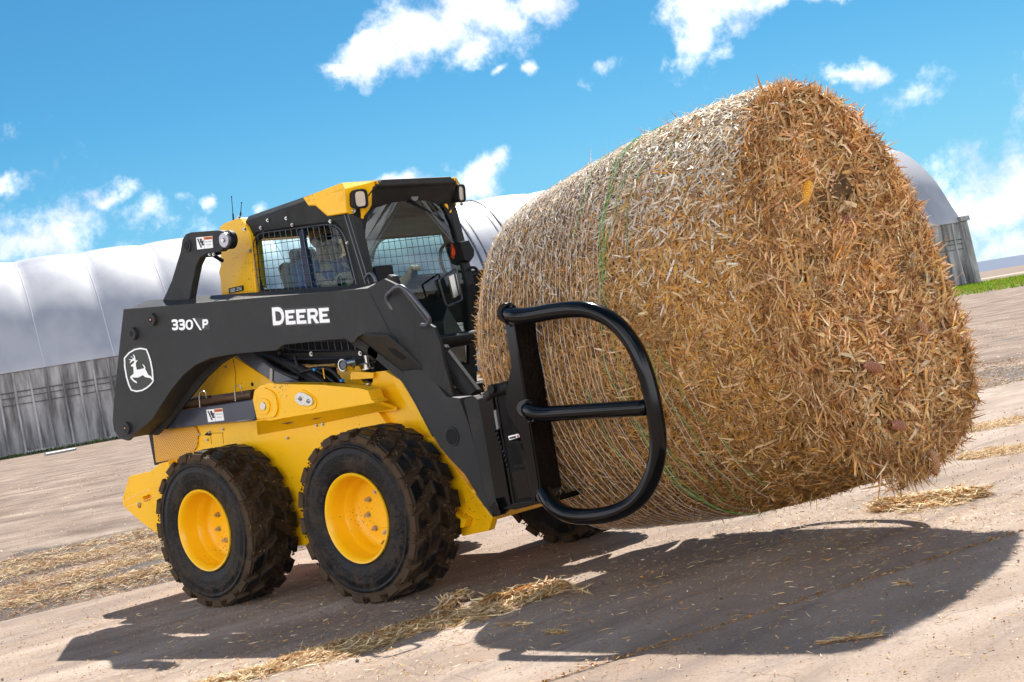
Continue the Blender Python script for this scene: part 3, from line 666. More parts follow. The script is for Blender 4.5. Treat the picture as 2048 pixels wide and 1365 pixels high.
# ledge: from the plate's lower edge inwards and down to the body side
L1 = [PY(*p, YF) for p in ((511, 843), (620, 828), (749, 806))]+[PY(788, 819, YB)]; L2 = [PY(*p, YB-.002) for p in ((515, 871), (620, 852), (749, 826), (792, 822))]
vs = L1+L2+[p+V3(0, .02, .015) for p in L1+L2]
m.add(vs, [(0, 1, 5, 4), (1, 2, 6, 5), (2, 3, 7, 6), (8, 12, 13, 9), (9, 13, 14, 10), (10, 14, 15, 11), (0, 4, 12, 8), (3, 11, 15, 7), (0, 8, 9, 1), (1, 9, 10, 2), (2, 10, 11, 3), (4, 5, 13, 12), (5, 6, 14, 13), (6, 7, 15, 14)])
fend = m.build('pivot_plate', YEL, LD, bevel=.004)
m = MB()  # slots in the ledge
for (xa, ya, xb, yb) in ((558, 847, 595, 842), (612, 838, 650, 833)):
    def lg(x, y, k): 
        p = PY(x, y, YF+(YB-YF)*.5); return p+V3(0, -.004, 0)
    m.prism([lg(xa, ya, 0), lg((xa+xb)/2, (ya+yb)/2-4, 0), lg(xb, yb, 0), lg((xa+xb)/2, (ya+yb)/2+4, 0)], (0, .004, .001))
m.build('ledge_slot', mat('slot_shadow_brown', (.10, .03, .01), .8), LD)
def disc(cx, cy, r, y0, y1, material, name, n=36, parent=LD, bevel=.002):
    c = PY(cx, cy, y0); m = MB(); m.cyl((c[0], y0, c[2]), (c[0], y1, c[2]), r, n); return m.build(name, material, parent, bevel=bevel)
def slabshape(px, y0, th, material, name, bevel=.003, parent=LD, rnd=0):
    P = [PY(*p, y0) for p in px]
    if rnd: P = rounded(P, rnd)
    m = MB(); m.prism(P, (0, th, 0)); return m.build(name, material, parent, bevel=bevel)
slabshape([(524, 774), (548, 786), (556, 815), (550, 835), (518, 838), (511, 800)], YF-.012, .013, YEL, 'pivot_boss', rnd=.03)
slabshape([(519, 796), (536, 800), (540, 815), (534, 829), (517, 829)], YF-.02, .009, YEL, 'pivot_boss', rnd=.02)
disc(525, 813, .024, YF-.027, YF-.018, STEEL, 'pivot_pin')
slabshape([(600, 776), (630, 796), (633, 812), (625, 820), (600, 822), (588, 800)], YF-.008, .009, YEL, 'pin_boss', rnd=.05)
slabshape([(589, 792), (597, 785), (607, 786), (623, 795), (626, 806), (620, 812), (600, 811), (590, 803)], YF-.018, .011, STEEL, 'pin_lock_plate', rnd=.02)
bolts([PY(599, 798, YF-.018), PY(615, 803, YF-.018)], (0, -1, 0), .013)
bolts([PY(634, 851, YB), PY(647, 849, YB), PY(577, 876, YB), PY(447, 859, YB), PY(420, 864, YB), PY(400, 869, YB), PY(416, 880, YB)], (0, -1, 0), .009)
m = MB(); m.prism([PY(*p, YB-.003) for p in ((408, 871), (416, 863), (424, 869), (419, 872))], (0, .003, 0)); m.build('bracket_gap', BLK, LD)
m = MB()
for a, b in (((421, 867), (447, 866)), ((421, 870), (423, 889)), ((445, 866), (447, 888))):
    m.tube([PY(*a, YB-.001), PY(*b, YB-.001)], .0022, 6)
m.build('panel_joint', mat('joint_orange', (.5, .2, .01), .6), LD)

# engine side: perforated panels and sloping yellow shield
slabshape([(305, 866), (390, 853), (396, 865), (394, 892), (388, 902), (350, 918), (312, 926)], YB-.012, .012, YELP, 'perforated_panel', rnd=.01)
m = MB(); m.prism([PY(*p, YB-.006) for p in ((297, 866), (305, 865), (315, 927), (309, 931))], (0, 1.15, 0)); m.prism([PY(*p, YB-.008) for p in ((309, 931), (314, 926), (334, 922), (334, 928))], (0, .1, 0)); m.build('rear_grille_edge', GRYM, LD)
P = [(335, 812), (345, 792), (372, 760), (398, 737), (430, 716), (456, 707), (480, 722), (548, 765), (556, 776), (560, 830), (335, 850)]
slabshape(P, -.50, .02, YEL, 'engine_shield')
slabshape([(338, 806), (372, 762), (379, 760), (383, 805)], -.506, .006, YELP, 'perforated_panel')
m = MB(); m.tube([PY(465, 712, -.502), PY(471, 745, -.502), PY(470, 800, -.502)], .0016, 5); m.build('panel_joint', RUST, LD)
bolts([PY(410, 742, -.5), PY(452, 734, -.5), PY(382, 758, -.5)], (0, -1, 0), .008)
disc(504, 769, .012, -.503, -.499, BLK, 'plug')
# lower link, oily cylinder and wire clips
m = MB(); m.prism([PY(*p, -.66) for p in ((300, 838), (318, 828), (507, 799), (511, 838), (310, 862), (296, 862))], (0, .06, 0)); m.build('lower_link', BLU, LD, bevel=.006)
m = MB(); m.cyl(PY(338, 814, -.60), PY(508, 789, -.60), .030, 20); m.cyl(PY(330, 818, -.58), PY(380, 806, -.58), .035, 20); m.build('tilt_cylinder', RUST, LD, smooth=False)
m = MB(); m.tube([PY(x, y, -.62) for x, y in ((378, 802), (390, 797), (400, 794), (413, 797), (420, 793))], .009, 8, smooth_steps=2); m.build('hose', HOSE, LD)
for x0, y0 in ((398, 783), (469, 771)):
    m = MB(); m.tube([PY(x0+2, y0+32, -.665), PY(x0, y0+5, -.665), PY(x0+5, y0, -.665), PY(x0+11, y0, -.655), PY(x0+14, y0+5, -.65), PY(x0+15, y0+14, -.645)], .0035, 8, smooth_steps=2); m.build('hose_clip', STEEL, LD)

# rear bumper: side horn with slot
m = MB(); hb = [(258, 953), (300, 943), (318, 928), (336, 923), (345, 960), (332, 1010), (318, 1070), (284, 1046), (247, 1013), (244, 1000)]
outer = [PY(*p, -.64) for p in hb]; hole = rounded([PY(*p, -.64) for p in ((284, 995), (300, 989), (303, 996), (300, 1001), (288, 1004))], .008)
bmp = frame_plate('rear_bumper', outer, [hole], (0, .05, 0), YEL, LD, .004)
m = MB(); m.prism([p+V3(0, .05, 0) for p in (outer[0], outer[9], outer[8], PY(284, 1046, -.64), PY(300, 1000, -.64)+V3(.05, 0, 0))], (0, 1.18, 0)); m.prism([p for p in [V3(q[0], .59, q[2]) for q in outer]], (0, .05, 0)); m.build('rear_bumper', YEL, LD, bevel=.004)
m = MB()
for a, b in (((247, 1003), (302, 977)), ((249, 1017), (310, 993))): m.tube([PY(*a, -.641), PY(*b, -.641)], .002, 5)
m.build('edge_line', mat('pale_edge_yellow', (.95, .65, .3), .5), LD)  # paler lines along the bumper edges
slabshape([(302, 977), (316, 975), (325, 993), (318, 1000), (308, 992)], -.652, .013, YEL, 'bumper_bracket')
disc(278, 1011, .020, -.643, -.639, mat('hole_orange', (.35, .12, .01), .7), 'tie_down_hole'); bolts([PY(280, 1008, -.643)], (0, -1, 0), .01)

# cab lower body (dark) and things in the gap
m = MB(); m.prism([PY(*p, -.40) for p in ((455, 640), (690, 612), (700, 640), (735, 700), (742, 800), (590, 760), (470, 700))], (0, .80, 0)); m.build('cab_lower_body', BLK, LD)
m = MB(); m.prism([PY(*p, -.45) for p in ((556, 707), (742, 700), (735, 712), (716, 719), (556, 719))], (0, .045, 0)); m.build('cab_sill', GRYM, LD, bevel=.004)
m = MB(); m.tube([PY(553, 719, -.46), PY(735, 716, -.46)], .006, 8); m.build('sill_rail', BLU, LD)
bolts([PY(624, 708, -.452), PY(560, 707, -.452), PY(722, 707, -.452)], (0, -1, 0), .014)
m = MB()
a, b = PY(545, 692, -.455), PY(738, 683, -.455); 
top = [PY(x, y, -.455) for x, y in ((548, 668), (560, 701), (700, 701), (728, 699), (738, 690), (735, 668))]
m.tube(top, .0035, 6, smooth_steps=1)
for i in range(14):
    x = 564+i*13.2; m.tube([PY(x-3, 675, -.453), PY(x+2, 702, -.453)], .0022, 5)
m.tube([PY(545, 685, -.453), PY(738, 682, -.453)], .0022, 5)
m.build('lower_guard_mesh', DSTEEL, LD)
# slanted black link beams and hoses in the gap
m = MB(); m.prism([PY(*p, -.56) for p in ((455, 702), (492, 700), (548, 738), (600, 765), (618, 772), (560, 772), (548, 766))], (0, .06, 0)); m.build('control_link', BLU, LD, bevel=.006)
m = MB(); m.prism([PY(*p, -.563) for p in ((541, 737), (546, 735), (545, 763), (540, 761))], (0, -.004, 0)); m.build('cable_band', mat('grey_band', (.45, .40, .36), .6), LD)
slabshape([(547, 736), (552, 735), (568, 744), (565, 747)], -.568, .004, WHT, 'hose_label')
hs = [([(500, 702), (525, 718), (545, 735), (575, 750), (598, 757)], .012, -.57), ([(520, 712), (560, 720), (600, 750), (650, 772)], .020, -.50), ([(560, 722), (600, 735), (640, 760), (665, 775)], .024, -.49),
      ([(600, 745), (640, 735), (665, 740), (690, 772)], .012, -.52), ([(630, 740), (655, 735), (675, 750), (688, 775)], .009, -.54), ([(625, 738), (640, 745), (660, 758), (680, 775)], .008, -.55), ([(590, 712), (592, 725), (600, 740)], .010, -.5),
      ([(560, 755), (600, 765), (640, 772)], .016, -.50), ([(540, 715), (580, 745), (620, 765), (650, 776)], .018, -.47)]
for pth, r, y in hs:
    m = MB(); m.tube([PY(x, yy, y) for x, yy in pth], r, 10, smooth_steps=3); m.build('hose', HOSE, LD, smooth=True)
m = MB(); m.cyl(PY(618, 734, -.47), PY(672, 731, -.47), .012, 12); m.cyl(PY(562, 733, -.47), PY(620, 734, -.47), .016, 12); m.build('brass_rod', mat('brass', (.55, .33, .10), .4, metal=.6), LD)
for (x, y) in ((627, 740), (681, 762)): disc(x, y, .009, -.565, -.54, mat('blue_clip', (.02, .25, .65), .5), 'hose_clamp', 12)
m = MB(); m.tube([PY(646, 737, -.56), PY(649, 758, -.56)], .004, 6); m.build('cable_tie', YEL, LD)
disc(684, 731, .036, -.62, -.55, STEEL, 'latch_roller'); disc(686, 731, .024, -.626, -.615, DSTEEL, 'latch_roller_hub'); disc(684, 731, .028, -.625, -.61, BLK, 'latch_roller_groove')
# cab mount tower: bolt stack, rubber mount, yellow bracket
for (x, y, r, h, mm, nm) in ((733, 720, .012, .05, STEEL, 'mount_bolt'), (733, 733, .020, .035, STEEL, 'mount_bolt'), (734, 727, .048, .006, DSTEEL, 'mount_washer'), (735, 738, .032, .006, STEEL, 'mount_washer'), (735, 752, .032, .05, BLK, 'rubber_mount'), (736, 768, .026, .006, STEEL, 'mount_washer')):
    c = PY(x, y, -.50); m = MB(); m.cyl(c-V3(0, 0, h/2), c+V3(0, 0, h/2), r, 20); m.build(nm, mm, LD)
slabshape([(672, 735), (700, 731), (718, 733), (722, 741), (722, 762), (735, 770), (742, 798), (700, 790), (690, 775), (676, 755)], -.44, .05, YEL, 'mount_bracket')
slabshape([(700, 748), (705, 743), (746, 746), (746, 757), (700, 760)], -.545, .02, YEL, 'mount_bracket')
slabshape([(746, 745), (770, 742), (790, 755), (806, 800), (865, 895), (885, 940), (800, 900), (742, 830), (742, 790), (738, 776), (745, 765)], -.52, .03, YEL, 'front_tower')
slabshape([(735, 785), (800, 770), (868, 878), (872, 892), (790, 860), (742, 830)], -.545, .02, YEL, 'front_tower')
slabshape([(786, 752), (800, 760), (832, 810), (868, 880), (880, 905), (868, 902), (832, 838), (806, 800), (792, 775)], -.58, .10, YEL, 'front_tower')

# --- lift arm
YA = -.86
def lift_arm(name):
    m = MB()
    beam = [(247, 619), (330, 612), (735, 577), (788, 684), (768, 674), (727, 668), (715, 674), (709, 684), (703, 687), (689, 677), (566, 690), (553, 701), (470, 708), (420, 717), (390, 731), (365, 752), (342, 780), (325, 806), (305, 838), (270, 868), (256, 882), (240, 878), (228, 862), (225, 842), (228, 800), (238, 700)]
    Pb = [PY(*p, YA) for p in beam]
    m.prism(Pb, (0, .022, 0))                                    # outer plate
    inner = [(247, 619), (735, 577), (780, 668), (727, 668), (703, 680), (566, 690), (480, 706), (430, 716), (400, 735), (372, 762), (345, 795), (300, 850), (275, 878), (240, 878), (225, 842), (238, 700)]
    m.prism([V3(p[0]-.02, -.70, p[2]+.0) for p in [PY(*q, YA) for q in inner]], (0, .02, 0))   # inner plate
    top = [PY(*p, YA) for p in ((247, 619), (735, 577))]
    a, b = top; m.add([a+V3(.003, .02, -.006), b+V3(0, .02, -.006), b+V3(-.02, .16, .02), a+V3(.06, .16, .035)]+[a+V3(.003, .02, -.03), b+V3(0, .02, -.03), b+V3(-.02, .16, -.01), a+V3(.06, .16, .0)], [(0, 1, 2, 3), (7, 6, 5, 4), (0, 4, 5, 1), (2, 6, 7, 3), (1, 5, 6, 2), (0, 3, 7, 4)])
    # bottom web of the box section
    web = [(703, 684), (566, 689), (480, 706), (430, 715), (392, 732), (368, 752), (345, 780), (325, 808), (300, 846), (262, 880)]
    w = [PY(*p, YA)+V3(-.004, .02, .012) for p in web]
    vs = w+[p+V3(-.015, .145, 0) for p in w]; n = len(w); up = V3(-.012, 0, .014)
    vs = vs+[p+up for p in vs]
    fs = []
    for i in range(n-1): fs += [(i, i+1, n+i+1, n+i), (2*n+i, 3*n+i, 3*n+i+1, 2*n+i+1), (i, 2*n+i, 2*n+i+1, i+1), (n+i, n+i+1, 3*n+i+1, 3*n+i)]
    m.add(vs, fs)
    rear = [PY(*p, YA) for p in ((247, 619), (238, 700), (228, 800), (225, 842), (240, 878))]
    vs = [p+V3(.004, .02, 0) for p in rear]+[p+V3(.004, .16, 0) for p in rear]; n = 5
    m.add(vs, [(i, n+i, n+i+1, i+1) for i in range(n-1)])
    return m
UP0 = PY(727, 668, -.862); UN = np.cross(PY(846, 739, -.80)-UP0, PY(806, 743, -.70)-UP0); UN /= np.linalg.norm(UN)
if UN@(CAM-UP0) < 0: UN = -UN
def on_und(x, y, off=0): d = ray(x, y); return CAM+d*(((UP0+UN*off-CAM)@UN)/(d@UN))
def arm_front():
    m = MB()
    # outer bent plate: from the bend line forward, y moves inwards
    A = [((735, 577), -.86), ((768, 558), -.835), ((795, 571), -.81), ((825, 610), -.785), ((852, 645), -.765), ((868, 655), -.755), ((880, 685), -.75), ((888, 728), -.748), ((900, 770), -.745), ((906, 795), -.742)]
    Bq = [((788, 684), -.86), ((800, 700), -.85), ((815, 714), -.835), ((830, 726), -.82), ((845, 739), -.80), ((858, 752), -.79), ((868, 764), -.78), ((877, 775), -.77), ((885, 787), -.76), ((892, 795), -.75)]
    a = [PY(*p, y) for p, y in A]; b = [PY(*p, y) for p, y in Bq]; n = len(a)
    vs = a+b+[p+V3(0, .02, 0) for p in a+b]; fs = []
    for i in range(n-1): fs += [(i, n+i, n+i+1, i+1), (2*n+i, 2*n+i+1, 3*n+i+1, 3*n+i), (i, i+1, 2*n+i+1, 2*n+i), (n+i, 3*n+i, 3*n+i+1, n+i+1)]
    fs += [(0, 2*n, 3*n, n), (n-1, 2*n-1, 4*n-1, 3*n-1)]; m.add(vs, fs)
    # slanted underside plate with the slot
    und = [(715, 674), (727, 668), (772, 674), (788, 686), (846, 739), (806, 743), (760, 706), (735, 688)]
    up = [on_und(*p) for p in und]
    m.add(up+[p-UN*.012 for p in up], [tuple(range(8)), tuple(range(15, 7, -1))]+[(i, i+8, (i+1) % 8+8, (i+1) % 8) for i in range(8)])
    # lower arm box
    low = [(806, 743), (846, 738), (860, 752), (893, 794), (906, 795), (918, 797), (934, 838), (951, 900), (970, 960), (986, 1035), (960, 1000), (930, 950), (897, 915), (880, 895), (867, 872), (838, 812), (812, 762)]
    m.prism([PY(*p, -.775) for p in low], (0, .10, 0))
    fl = [(703, 690), (715, 676), (735, 690), (806, 745), (813, 762), (840, 812), (868, 872), (864, 874), (834, 816), (806, 766), (755, 722), (722, 700)]
    m.prism([PY(*p, -.70) for p in fl], (0, .05, 0))
    return m
def arm_all():
    m = lift_arm('x'); f = arm_front(); m.add(f.v, f.f); return m
am = arm_all(); arm = am.build('lift_arm', GRY, LD, bevel=.005)
am.mirror().build('lift_arm', GRY, LD, bevel=.005)
# slot, hole and pins on the near arm
c = rounded([on_und(x, y, .003) for x, y in ((774, 697), (790, 700), (812, 717), (806, 721), (794, 716))], .012); m = MB()
m.prism(c, UN*-.004); m.build('arm_slot', mat('slot_dark', (.002, .002, .002), 1), arm)
def armdisc(x, y, r, y0, y1, mt, nm): 
    c = PY(x, y, y0); m = MB(); m.cyl((c[0], y0, c[2]), (c[0], y1, c[2]), r, 36); return m.build(nm, mt, arm, bevel=.0015)
armdisc(902, 874, .050, -.783, -.772, GRY, 'pivot_ring'); armdisc(903, 874, .041, -.7845, -.778, mat('dark_bore', (.004, .004, .004), .9), 'pivot_bore')
for x, y in ((265, 668), (303, 640), (252, 857)):
    armdisc(x, y, .040, -.872, -.858, GRY, 'pivot_ring'); armdisc(x-1, y, .034, -.884, -.870, GRY, 'pivot_ring'); armdisc(x-3, y, .018, -.8855, -.874, BLK, 'pivot_bore')
for x, y in ((303, 640), (252, 857)): armdisc(x-3, y, .007, -.888, -.88, mat('copper_pin', (.6, .25, .12), .4, metal=.7), 'pin_head')
# grab handle on the bend
m = MB(); H = [((782, 583), -.86), ((792, 574), -.875), ((803, 573), -.88), ((815, 582), -.88), ((835, 607), -.865), ((857, 634), -.84), ((860, 643), -.83), ((853, 652), -.815), ((843, 651), -.80)]
m.tube([PY(*p, y) for p, y in H], .0115, 10, smooth_steps=2)
H = [((782, 583), -.86), ((773, 590), -.855), ((773, 603), -.845), ((785, 620), -.83)]; m.tube([PY(*p, y) for p, y in H], .011, 10, smooth_steps=2)
m.build('grab_handle', DSTEEL, arm, smooth=True)

# --- tower link behind the cab with roller
tl = [(325, 602), (343, 562), (360, 505), (364, 480), (371, 469), (382, 465), (436, 461), (452, 465), (455, 490), (440, 504), (412, 508), (400, 516), (392, 532), (386, 560), (378, 603)]
slabshape(tl, -.735, .05, GRY, 'tower_link', bevel=.005)
m = MB(); m.prism([V3(p[0], .735-.05, p[2]) for p in [PY(*q, -.735) for q in tl]], (0, .05, 0)); m.build('tower_link', GRY, LD, bevel=.005)
disc(373, 492, .036, -.745, -.733, GRY, 'link_ring'); disc(372, 492, .024, -.748, -.738, BLK, 'link_bore')
RC = PY(446, 481, -.80)
def disc_at(c, r, y0, y1, material, name): m = MB(); m.cyl((c[0], y0, c[2]), (c[0], y1, c[2]), r, 40); return m.build(name, material, LD, bevel=.002)
disc_at(RC, .054, -.765, -.735, BLK, 'roller'); disc_at(RC, .046, -.785, -.765, DSTEEL, 'roller'); disc_at(RC, .050, -.776, -.770, BLK, 'roller'); disc_at(RC, .042, -.797, -.785, mat('worn_zinc', (.42, .40, .42), .35, metal=.7, var=.3, vscale=40), 'roller_cap'); disc_at(RC, .012, -.806, -.797, STEEL, 'roller_bolt')
m = MB(); m.box(PY(427, 509, -.7), (.05, .02, .010)); m.tube([PY(425, 510, -.7), PY(445, 522, -.62)], .012, 8); m.build('link_stop', BLK, LD); bolts([PY(421, 509, -.722), PY(429, 509, -.722)], (0, -1, 0), .010)

# --- rear tower (yellow) with antennas
ty = [(438, 455), (447, 447), (478, 436), (487, 447), (494, 456), (500, 470), (505, 515), (512, 587), (442, 592), (440, 560), (437, 545), (441, 530), (440, 500)]
slabshape(ty, -.445, .09, YEL, 'rear_cowl', bevel=.008); m = MB(); m.prism([V3(p[0], .355, p[2]) for p in [PY(*q, -.445) for q in ty]], (0, .09, 0)); m.build('rear_cowl', YEL, LD, bevel=.008)
m = MB(); m.box((-.05, 0, 2.16), (.07, .356, .03)); m.box((-.08, 0, 1.55), (.07, .356, .20)); m.build('rear_cowl', YEL, LD, bevel=.008)
slabshape([(445, 541), (474, 508), (498, 506), (503, 520), (507, 583), (447, 587)], -.451, .007, YEL, 'cowl_cover')
m = MB(); pts = [PY(*p, -.46) for p in ((457, 577), (485, 571), (486, 581), (458, 588))]; m.prism(pts, (0, .006, 0)); m.build('rating_plate', DDK, LD)
m = MB(); 
for k in range(3): m.prism([PY(*p, -.462) for p in ((461, 579+k*2.6), (470, 577+k*2.6), (470, 578+k*2.6), (461, 580+k*2.6))], (0, .002, 0)); m.prism([PY(*p, -.462) for p in ((473, 576+k*2.6), (483, 574+k*2.6), (483, 574.8+k*2.6), (473, 576.8+k*2.6))], (0, .002, 0))
m.build('plate_lettering', WHT, LD)
bolts([PY(479, 435, -.447), PY(490, 459, -.447), PY(501, 502, -.447)], (0, -1, 0), .011)
for (a, b) in (((467, 442), (463, 394)), ((481, 432), (483, 406))):
    m = MB(); p, q = PY(*a, -.39), PY(*b, -.39); m.tube([p, p+(q-p)*.3, p+(q-p)*.31, q], [.006, .005, .0025, .002], 6); m.cyl(q-V3(0, 0, .004), q+V3(0, 0, .004), .004, 6); m.build('antenna', BLK, LD)
slabshape([(503, 505), (508, 505), (518, 586), (512, 588)], -.42, .05, BLK, 'cowl_gap')

# --- cab
YC = -.42
sideo = [(487, 462), (685, 428), (703, 428), (721, 500), (741, 592), (742, 612), (508, 612), (500, 520)]
so = [PY(*p, YC) for p in sideo]
win = [(503, 478), (515, 463), (560, 456), (655, 442), (676, 446), (686, 466), (714, 574), (700, 578), (520, 585), (513, 570)]
wl = rounded([PY(*p, YC) for p in win], .03)
cabside = frame_plate('cab_side', so, [wl], (0, .035, 0), GRYM, LD)
frame_plate('cab_side', [V3(p[0], -p[1]-.035, p[2]) for p in so], [[V3(p[0], -p[1]-.035, p[2]) for p in wl]], (0, .035, 0), GRYM, LD)
# black inner window border, glass and guard mesh
wi = [(512, 488), (525, 470), (560, 463), (652, 452), (672, 456), (681, 472), (708, 566), (698, 572), (528, 579), (520, 565)]
wil = rounded([PY(*p, YC+.012) for p in wi], .03)
for sgn in (1, -1):
    f = lambda L, dy=0: [V3(p[0], sgn*(p[1]+dy), p[2]) for p in L]
    frame_plate('window_trim', f(wl, .010), [f(wil)], (0, sgn*.01, 0), BLK, LD, .001)
    m = MB(); m.prism(f(wl, .024), (0, sgn*.004, 0)); m.build('side_window', GLS, LD)
    m = MB()
    o = rounded([PY(*p, YC-.012) for p in ((505, 485), (518, 467), (560, 462), (652, 449), (673, 452), (688, 470), (714, 575), (700, 580), (522, 586), (516, 570))], .05)
    m.tube(f(o), .0035, 6, closed=True)
    # wires between opposite sides of the loop: uprights and rails
    for i in range(15):
        t = (i+.6)/15.3; xt = 508+t*170; yt = 484.5-26.5*min(1, (i+1)/3)**.5-11*t if i < 2 else 466-17*t
        m.tube(f([PY(xt, yt, YC-.012), PY(522+t*184, 587-10*t, YC-.012)]), .0019, 5)
    for j in range(1, 7):
        t = j/6.9; m.tube(f([PY(505+13*t, 470+115*t+8*(1-t), YC-.0145), PY(677+36*t, 452+122*t, YC-.0145)]), .0019, 5)
    m.build('window_guard_mesh', DSTEEL, LD)
m = MB(); m.prism([PY(*p, YC+.01) for p in ((597, 462), (606, 460), (622, 572), (612, 574))], (0, .02, 0)); m.build('window_divider', mat('navy_rubber', (.01, .02, .05), .5), LD)
m = MB(); m.tube([PY(689, 430, YC-.006), PY(736, 585, YC-.006)], .004, 6); m.tube([PY(696, 429, YC-.008), PY(745, 590, YC-.008)], .003, 6); m.build('pillar_seam', DSTEEL, LD)
bolts([PY(537, 441, YC), PY(574, 437, YC), PY(586, 450, YC-.004), PY(523, 456, YC-.004), PY(662, 443, YC-.004), PY(696, 486, YC)], (0, -1, 0), .011)
# front pillars
for s in (1, -1):
    pts = [PY(*p, YC-.006) for p in ((690, 426), (704, 428), (722, 500), (742, 592), (752, 720), (738, 720), (724, 592), (706, 500))]
    m = MB(); m.prism([V3(p[0], s*p[1], p[2]) for p in pts], (0, s*.06, 0)); m.build('cab_pillar', GRYM, LD, bevel=.006)
# roof: swept cross section
rp = [(487, 462), (484, 436), (610, 392), (680, 366)]
rs_ = [PY(*p, YC) for p in rp]; xr, zr = rs_[1][0], rs_[1][2]
m = MB()
secs = [(rs_[1][0], .42, rs_[1][2]), (rs_[2][0], .42, rs_[2][2]-.0), (1.06, .40, 2.262), (1.262, .325, 2.250)]
low = [(rs_[0][0], .42, 2.145), (rs_[2][0]-.02, .42, 2.10), (1.09, .42, 2.06), (1.235, .335, 2.205)]
vs = []
for (x, w, z) in secs: vs += [(x, -w+.05, z+.006), (x, w-.05, z+.006)]
for (x, w, z) in secs: vs += [(x, -w-.002, z-.03), (x, w+.002, z-.03)]
for (x, w, z) in low: vs += [(x, -w-.002, z), (x, w+.002, z)]
fs = []
for i in range(3):
    a = 2*i
    fs += [(a, a+2, a+3, a+1), (a, 8+a, 10+a, a+2), (a+1, a+3, 11+a, 9+a), (8+a, 16+a, 18+a, 10+a), (9+a, 11+a, 19+a, 17+a), (16+a, 17+a, 19+a, 18+a)]
fs += [(0, 1, 9, 8), (8, 9, 17, 16), (6, 14, 15, 7), (14, 22, 23, 15)]
m.add(vs, fs); m.build('roof', GRYM, LD, bevel=.006)
# front face with arched windshield opening (plane leans a little)
FZ = [.9, 1.0, 1.17, 1.4, 1.6, 1.85, 2.07, 2.16, 2.25]; FX = [1.03, 1.05, 1.09, 1.13, 1.165, 1.15, 1.125, 1.17, 1.262]
def F(y, z): return V3(float(np.interp(z, FZ, FX)), y, z)
def dens(P, n=4): return [P[i]*(1-k/n)+P[(i+1) % len(P)]*k/n for i in range(len(P)) for k in range(n)]
fo_ = [V3(np.interp(p[2], FZ, FX), p[1], p[2]) for p in dens([F(-.33, 2.245), F(-.422, 2.07), F(-.422, 1.6), F(-.422, 1.02), F(.422, 1.02), F(.422, 1.6), F(.422, 2.07), F(.33, 2.245)], 3)]
fi = [F(-.05, 2.175), F(-.19, 2.165), F(-.30, 2.10), F(-.36, 1.98), F(-.375, 1.8), F(-.375, 1.6), F(-.37, 1.4), F(-.35, 1.12), F(-.30, 1.07), F(.30, 1.07), F(.35, 1.12), F(.37, 1.4), F(.375, 1.6), F(.375, 1.8), F(.36, 1.98), F(.30, 2.10), F(.19, 2.165), F(.05, 2.175)]
fr = frame_plate('windshield_frame', fo_, [rounded(fi, .05)], (-.03, 0, 0), BLK, LD)
gl = MB(); g = rounded(fi, .05); 
glb = bmesh.new(); vv = [glb.verts.new(tuple(p+V3(-.012, 0, 0))) for p in g]; ee = [glb.edges.new((vv[i], vv[(i+1) % len(vv)])) for i in range(len(vv))]; bmesh.ops.triangle_fill(glb, edges=ee, use_beauty=True)
gme = bpy.data.meshes.new('windshield'); glb.to_mesh(gme); glb.free(); put('windshield', gme, GLSF, LD)
# wiper and its motor cover, door hardware
m = MB(); c = PX(822, 394, 1.16); m.cyl(c, c+V3(.03, 0, 0), .030, 24); m.build('wiper_motor_cover', mat('grey_plastic', (.13, .13, .13), .5), LD)
m = MB(); a = PX(815, 403, 1.17); b = PX(888, 442, 1.145); m.tube([a, b], .006, 6); m.tube([a+V3(.01, 0, .012), b+V3(0, 0, .004)], .0035, 6); m.build('wiper_arm', BLK, LD)
